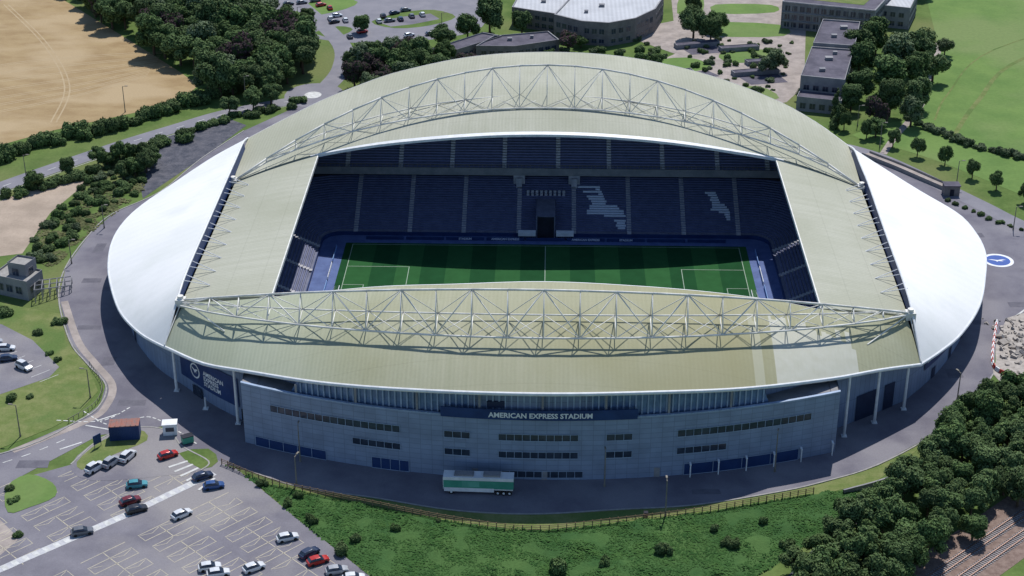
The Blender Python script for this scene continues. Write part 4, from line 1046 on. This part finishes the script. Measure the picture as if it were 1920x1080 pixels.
def lamp(x,y,h,rot):
    t=thing('street_lamp','tall brown lamp post with flat head','street lamp',(x,y,0),rot,'lamp posts around the stadium')
    b=MB(); b.tube((0,0,0),(0,0,h),.16,8,0,.1); b.tube((0,0,h-.1),(1.1,0,h+.1),.07,6); b.tube((0,0,0),(0,0,.6),.22,8); b.obj('pole',metalg,t)
    b=MB(); b.box(.8,1.7,-.18,.18,h+.02,h+.2); b.obj('lamp_head',metalg,t)
for x,y,h,r in((-51.5,-75.5,9,1.6),(-51,-84.5,7,1.2),(-17,-80.2,6,1.6),(13,-83.5,8.5,1.6),(25,-94,8.5,1.6),(49,-77,9.5,1.4),(-139,135,9,0),(-101,146,9,0),(-153,72,10,0),(-123,43,7,0),(-103,-50,7.5,3),(-114,-67,8,3),(104,110,8,0),(121,79,8,0),(130,48,7,0),(94,-46,7,2),(100,128,7,0),(-126,20,7,0),(-40,222,8,0),(-95,228,8,0)): lamp(x,y,h,r)
F_=resample(catmull([(p[0],p[1]) for p in FEN],5),74); b=MB()
for p in F_: b.box(p.x-.09,p.x+.09,p.y-.09,p.y+.09,0,1.5)
for a,c in zip(F_,F_[1:]):
    for z_ in(.5,.95,1.35): b.tube((a.x,a.y,z_),(c.x,c.y,z_),.06,4)
tag(b.obj('wooden_fence',wood),'weathered wooden post and rail fence along the bank','fence')
F2=resample(catmull([(-107,-35),(-101.5,-45),(-101,-54),(-105,-61)],5),20); b=MB()
for p in F2: b.box(p.x-.06,p.x+.06,p.y-.06,p.y+.06,.1,1.2)
for a,c in zip(F2,F2[1:]): b.tube((a.x,a.y,1.15),(c.x,c.y,1.15),.05,4)
tag(b.obj('railing',metalg),'low metal railing beside the service road','railing')
W2=resample(catmull([(62,-85),(75,-78),(88,-64),(96,-52)],5),20); b=MB()
for a,c in zip(W2,W2[1:]):
    b.quad((a.x,a.y,0),(c.x,c.y,0),(c.x,c.y,1.1),(a.x,a.y,1.1)); b.quad((a.x,a.y,1.1),(c.x,c.y,1.1),(c.x+.2,c.y-.3,1.1),(a.x+.2,a.y-.3,1.1)); b.quad((c.x+.2,c.y-.3,0),(a.x+.2,a.y-.3,0),(a.x+.2,a.y-.3,1.1),(c.x+.2,c.y-.3,1.1))
tag(b.obj('parapet_wall',wallg),'low grey parapet wall by the wood','wall')
BQ=resample(catmull([(112,-8),(108.3,-20),(106,-29),(106.5,-33),(110,-36),(116,-38)],5),24)
for i,(a,c) in enumerate(zip(BQ,BQ[1:])):
    o=MB(); L=(c-a).length*.46
    for v0,v1,w0 in((0,.35,.28),(.35,.95,.12)): o.box(-L,L,-w0,w0,v0,v1)
    ob=o.obj('traffic_barrier',redm if i%2 else white); m_=(a+c)/2; ob.location=(m_.x,m_.y,.07); ob.rotation_euler=(0,0,math.atan2(c.y-a.y,c.x-a.x))
    tag(ob,('red' if i%2 else 'white')+' plastic traffic barrier around the works','barrier','barriers around the works')
b=MB()
for i in range(260):
    x=random.uniform(109,128);y=random.uniform(-34,-6)
    s=random.uniform(.2,.9)*(1.4 if -28<y<-16 else .7); M_=Matrix.Translation((x,y,.1))@Matrix.Rotation(random.uniform(0,3),4,Vector((random.random(),random.random(),1)).normalized())
    b.box(-s,s,-s*.7,s*.7,-s*.2,s*.5,0,M_)
o=b.obj('rubble',rubble);o['kind']='stuff'
t=thing('access_ramp','pale concrete access ramp with low walls','ramp')
P=resample(catmull([(97,102),(105,92),(112,82),(117,75)],5),16)
b=MB()
for a,c in zip(P,P[1:]):
    b.quad((a.x,a.y,.6),(c.x,c.y,.6),(c.x+2.6,c.y+1.6,.6),(a.x+2.6,a.y+1.6,.6))
b.obj('deck',paving,t)
for dx,dy in((0,0),(2.6,1.6)):
    b=MB()
    for a,c in zip(P,P[1:]): b.quad((a.x+dx,a.y+dy,0),(c.x+dx,c.y+dy,0),(c.x+dx,c.y+dy,1.2),(a.x+dx,a.y+dy,1.2))
    b.obj('wall',kerbm,t)
t=thing('turnstile_block','small brown turnstile block with flat roof','building',(118,73,0))
b=MB(); b.box(-2.2,2.2,-1.6,1.6,0,3); b.obj('wall',brick,t); b=MB(); b.box(-2.4,2.4,-1.8,1.8,3,3.25); b.obj('roof',roofd,t); b=MB(); b.box(-.6,.6,-1.66,-1.6,0,2.1); b.obj('door',darkm,t)

# ------------------------------------------------------------------ light & camera
w=bpy.data.worlds.new('World'); scene.world=w; w.use_nodes=True
nt=w.node_tree; bg=nt.nodes['Background']; sk=nt.nodes.new('ShaderNodeTexSky'); sk.sky_type='NISHITA'; sk.sun_disc=False
S=Vector((.15,.64,1)).normalized()
sk.sun_elevation=math.asin(S.z); sk.sun_rotation=math.atan2(S.x,S.y); sk.air_density=1.0; sk.dust_density=.2; sk.ozone_density=4.0
nt.links.new(sk.outputs[0],bg.inputs[0]); bg.inputs[1].default_value=.125
sl=bpy.data.lights.new('sun','SUN'); sl.energy=4.6; sl.angle=math.radians(.5); sl.color=(1,.97,.93)
so=link(bpy.data.objects.new('sun',sl)); so.rotation_euler=S.to_track_quat('Z','Y').to_euler(); so.location=(60,240,300)
scene.view_settings.view_transform='Standard'; scene.view_settings.look='None'; scene.view_settings.exposure=0
cd=bpy.data.cameras.new('camera'); cd.sensor_width=36; cd.lens=57.41; cd.clip_start=1; cd.clip_end=8000
co=link(bpy.data.objects.new('camera',cd)); co.location=(.757,-368.98,188.21); co.rotation_euler=(math.radians(90-26.5),0,math.radians(1.4))
scene.camera=co
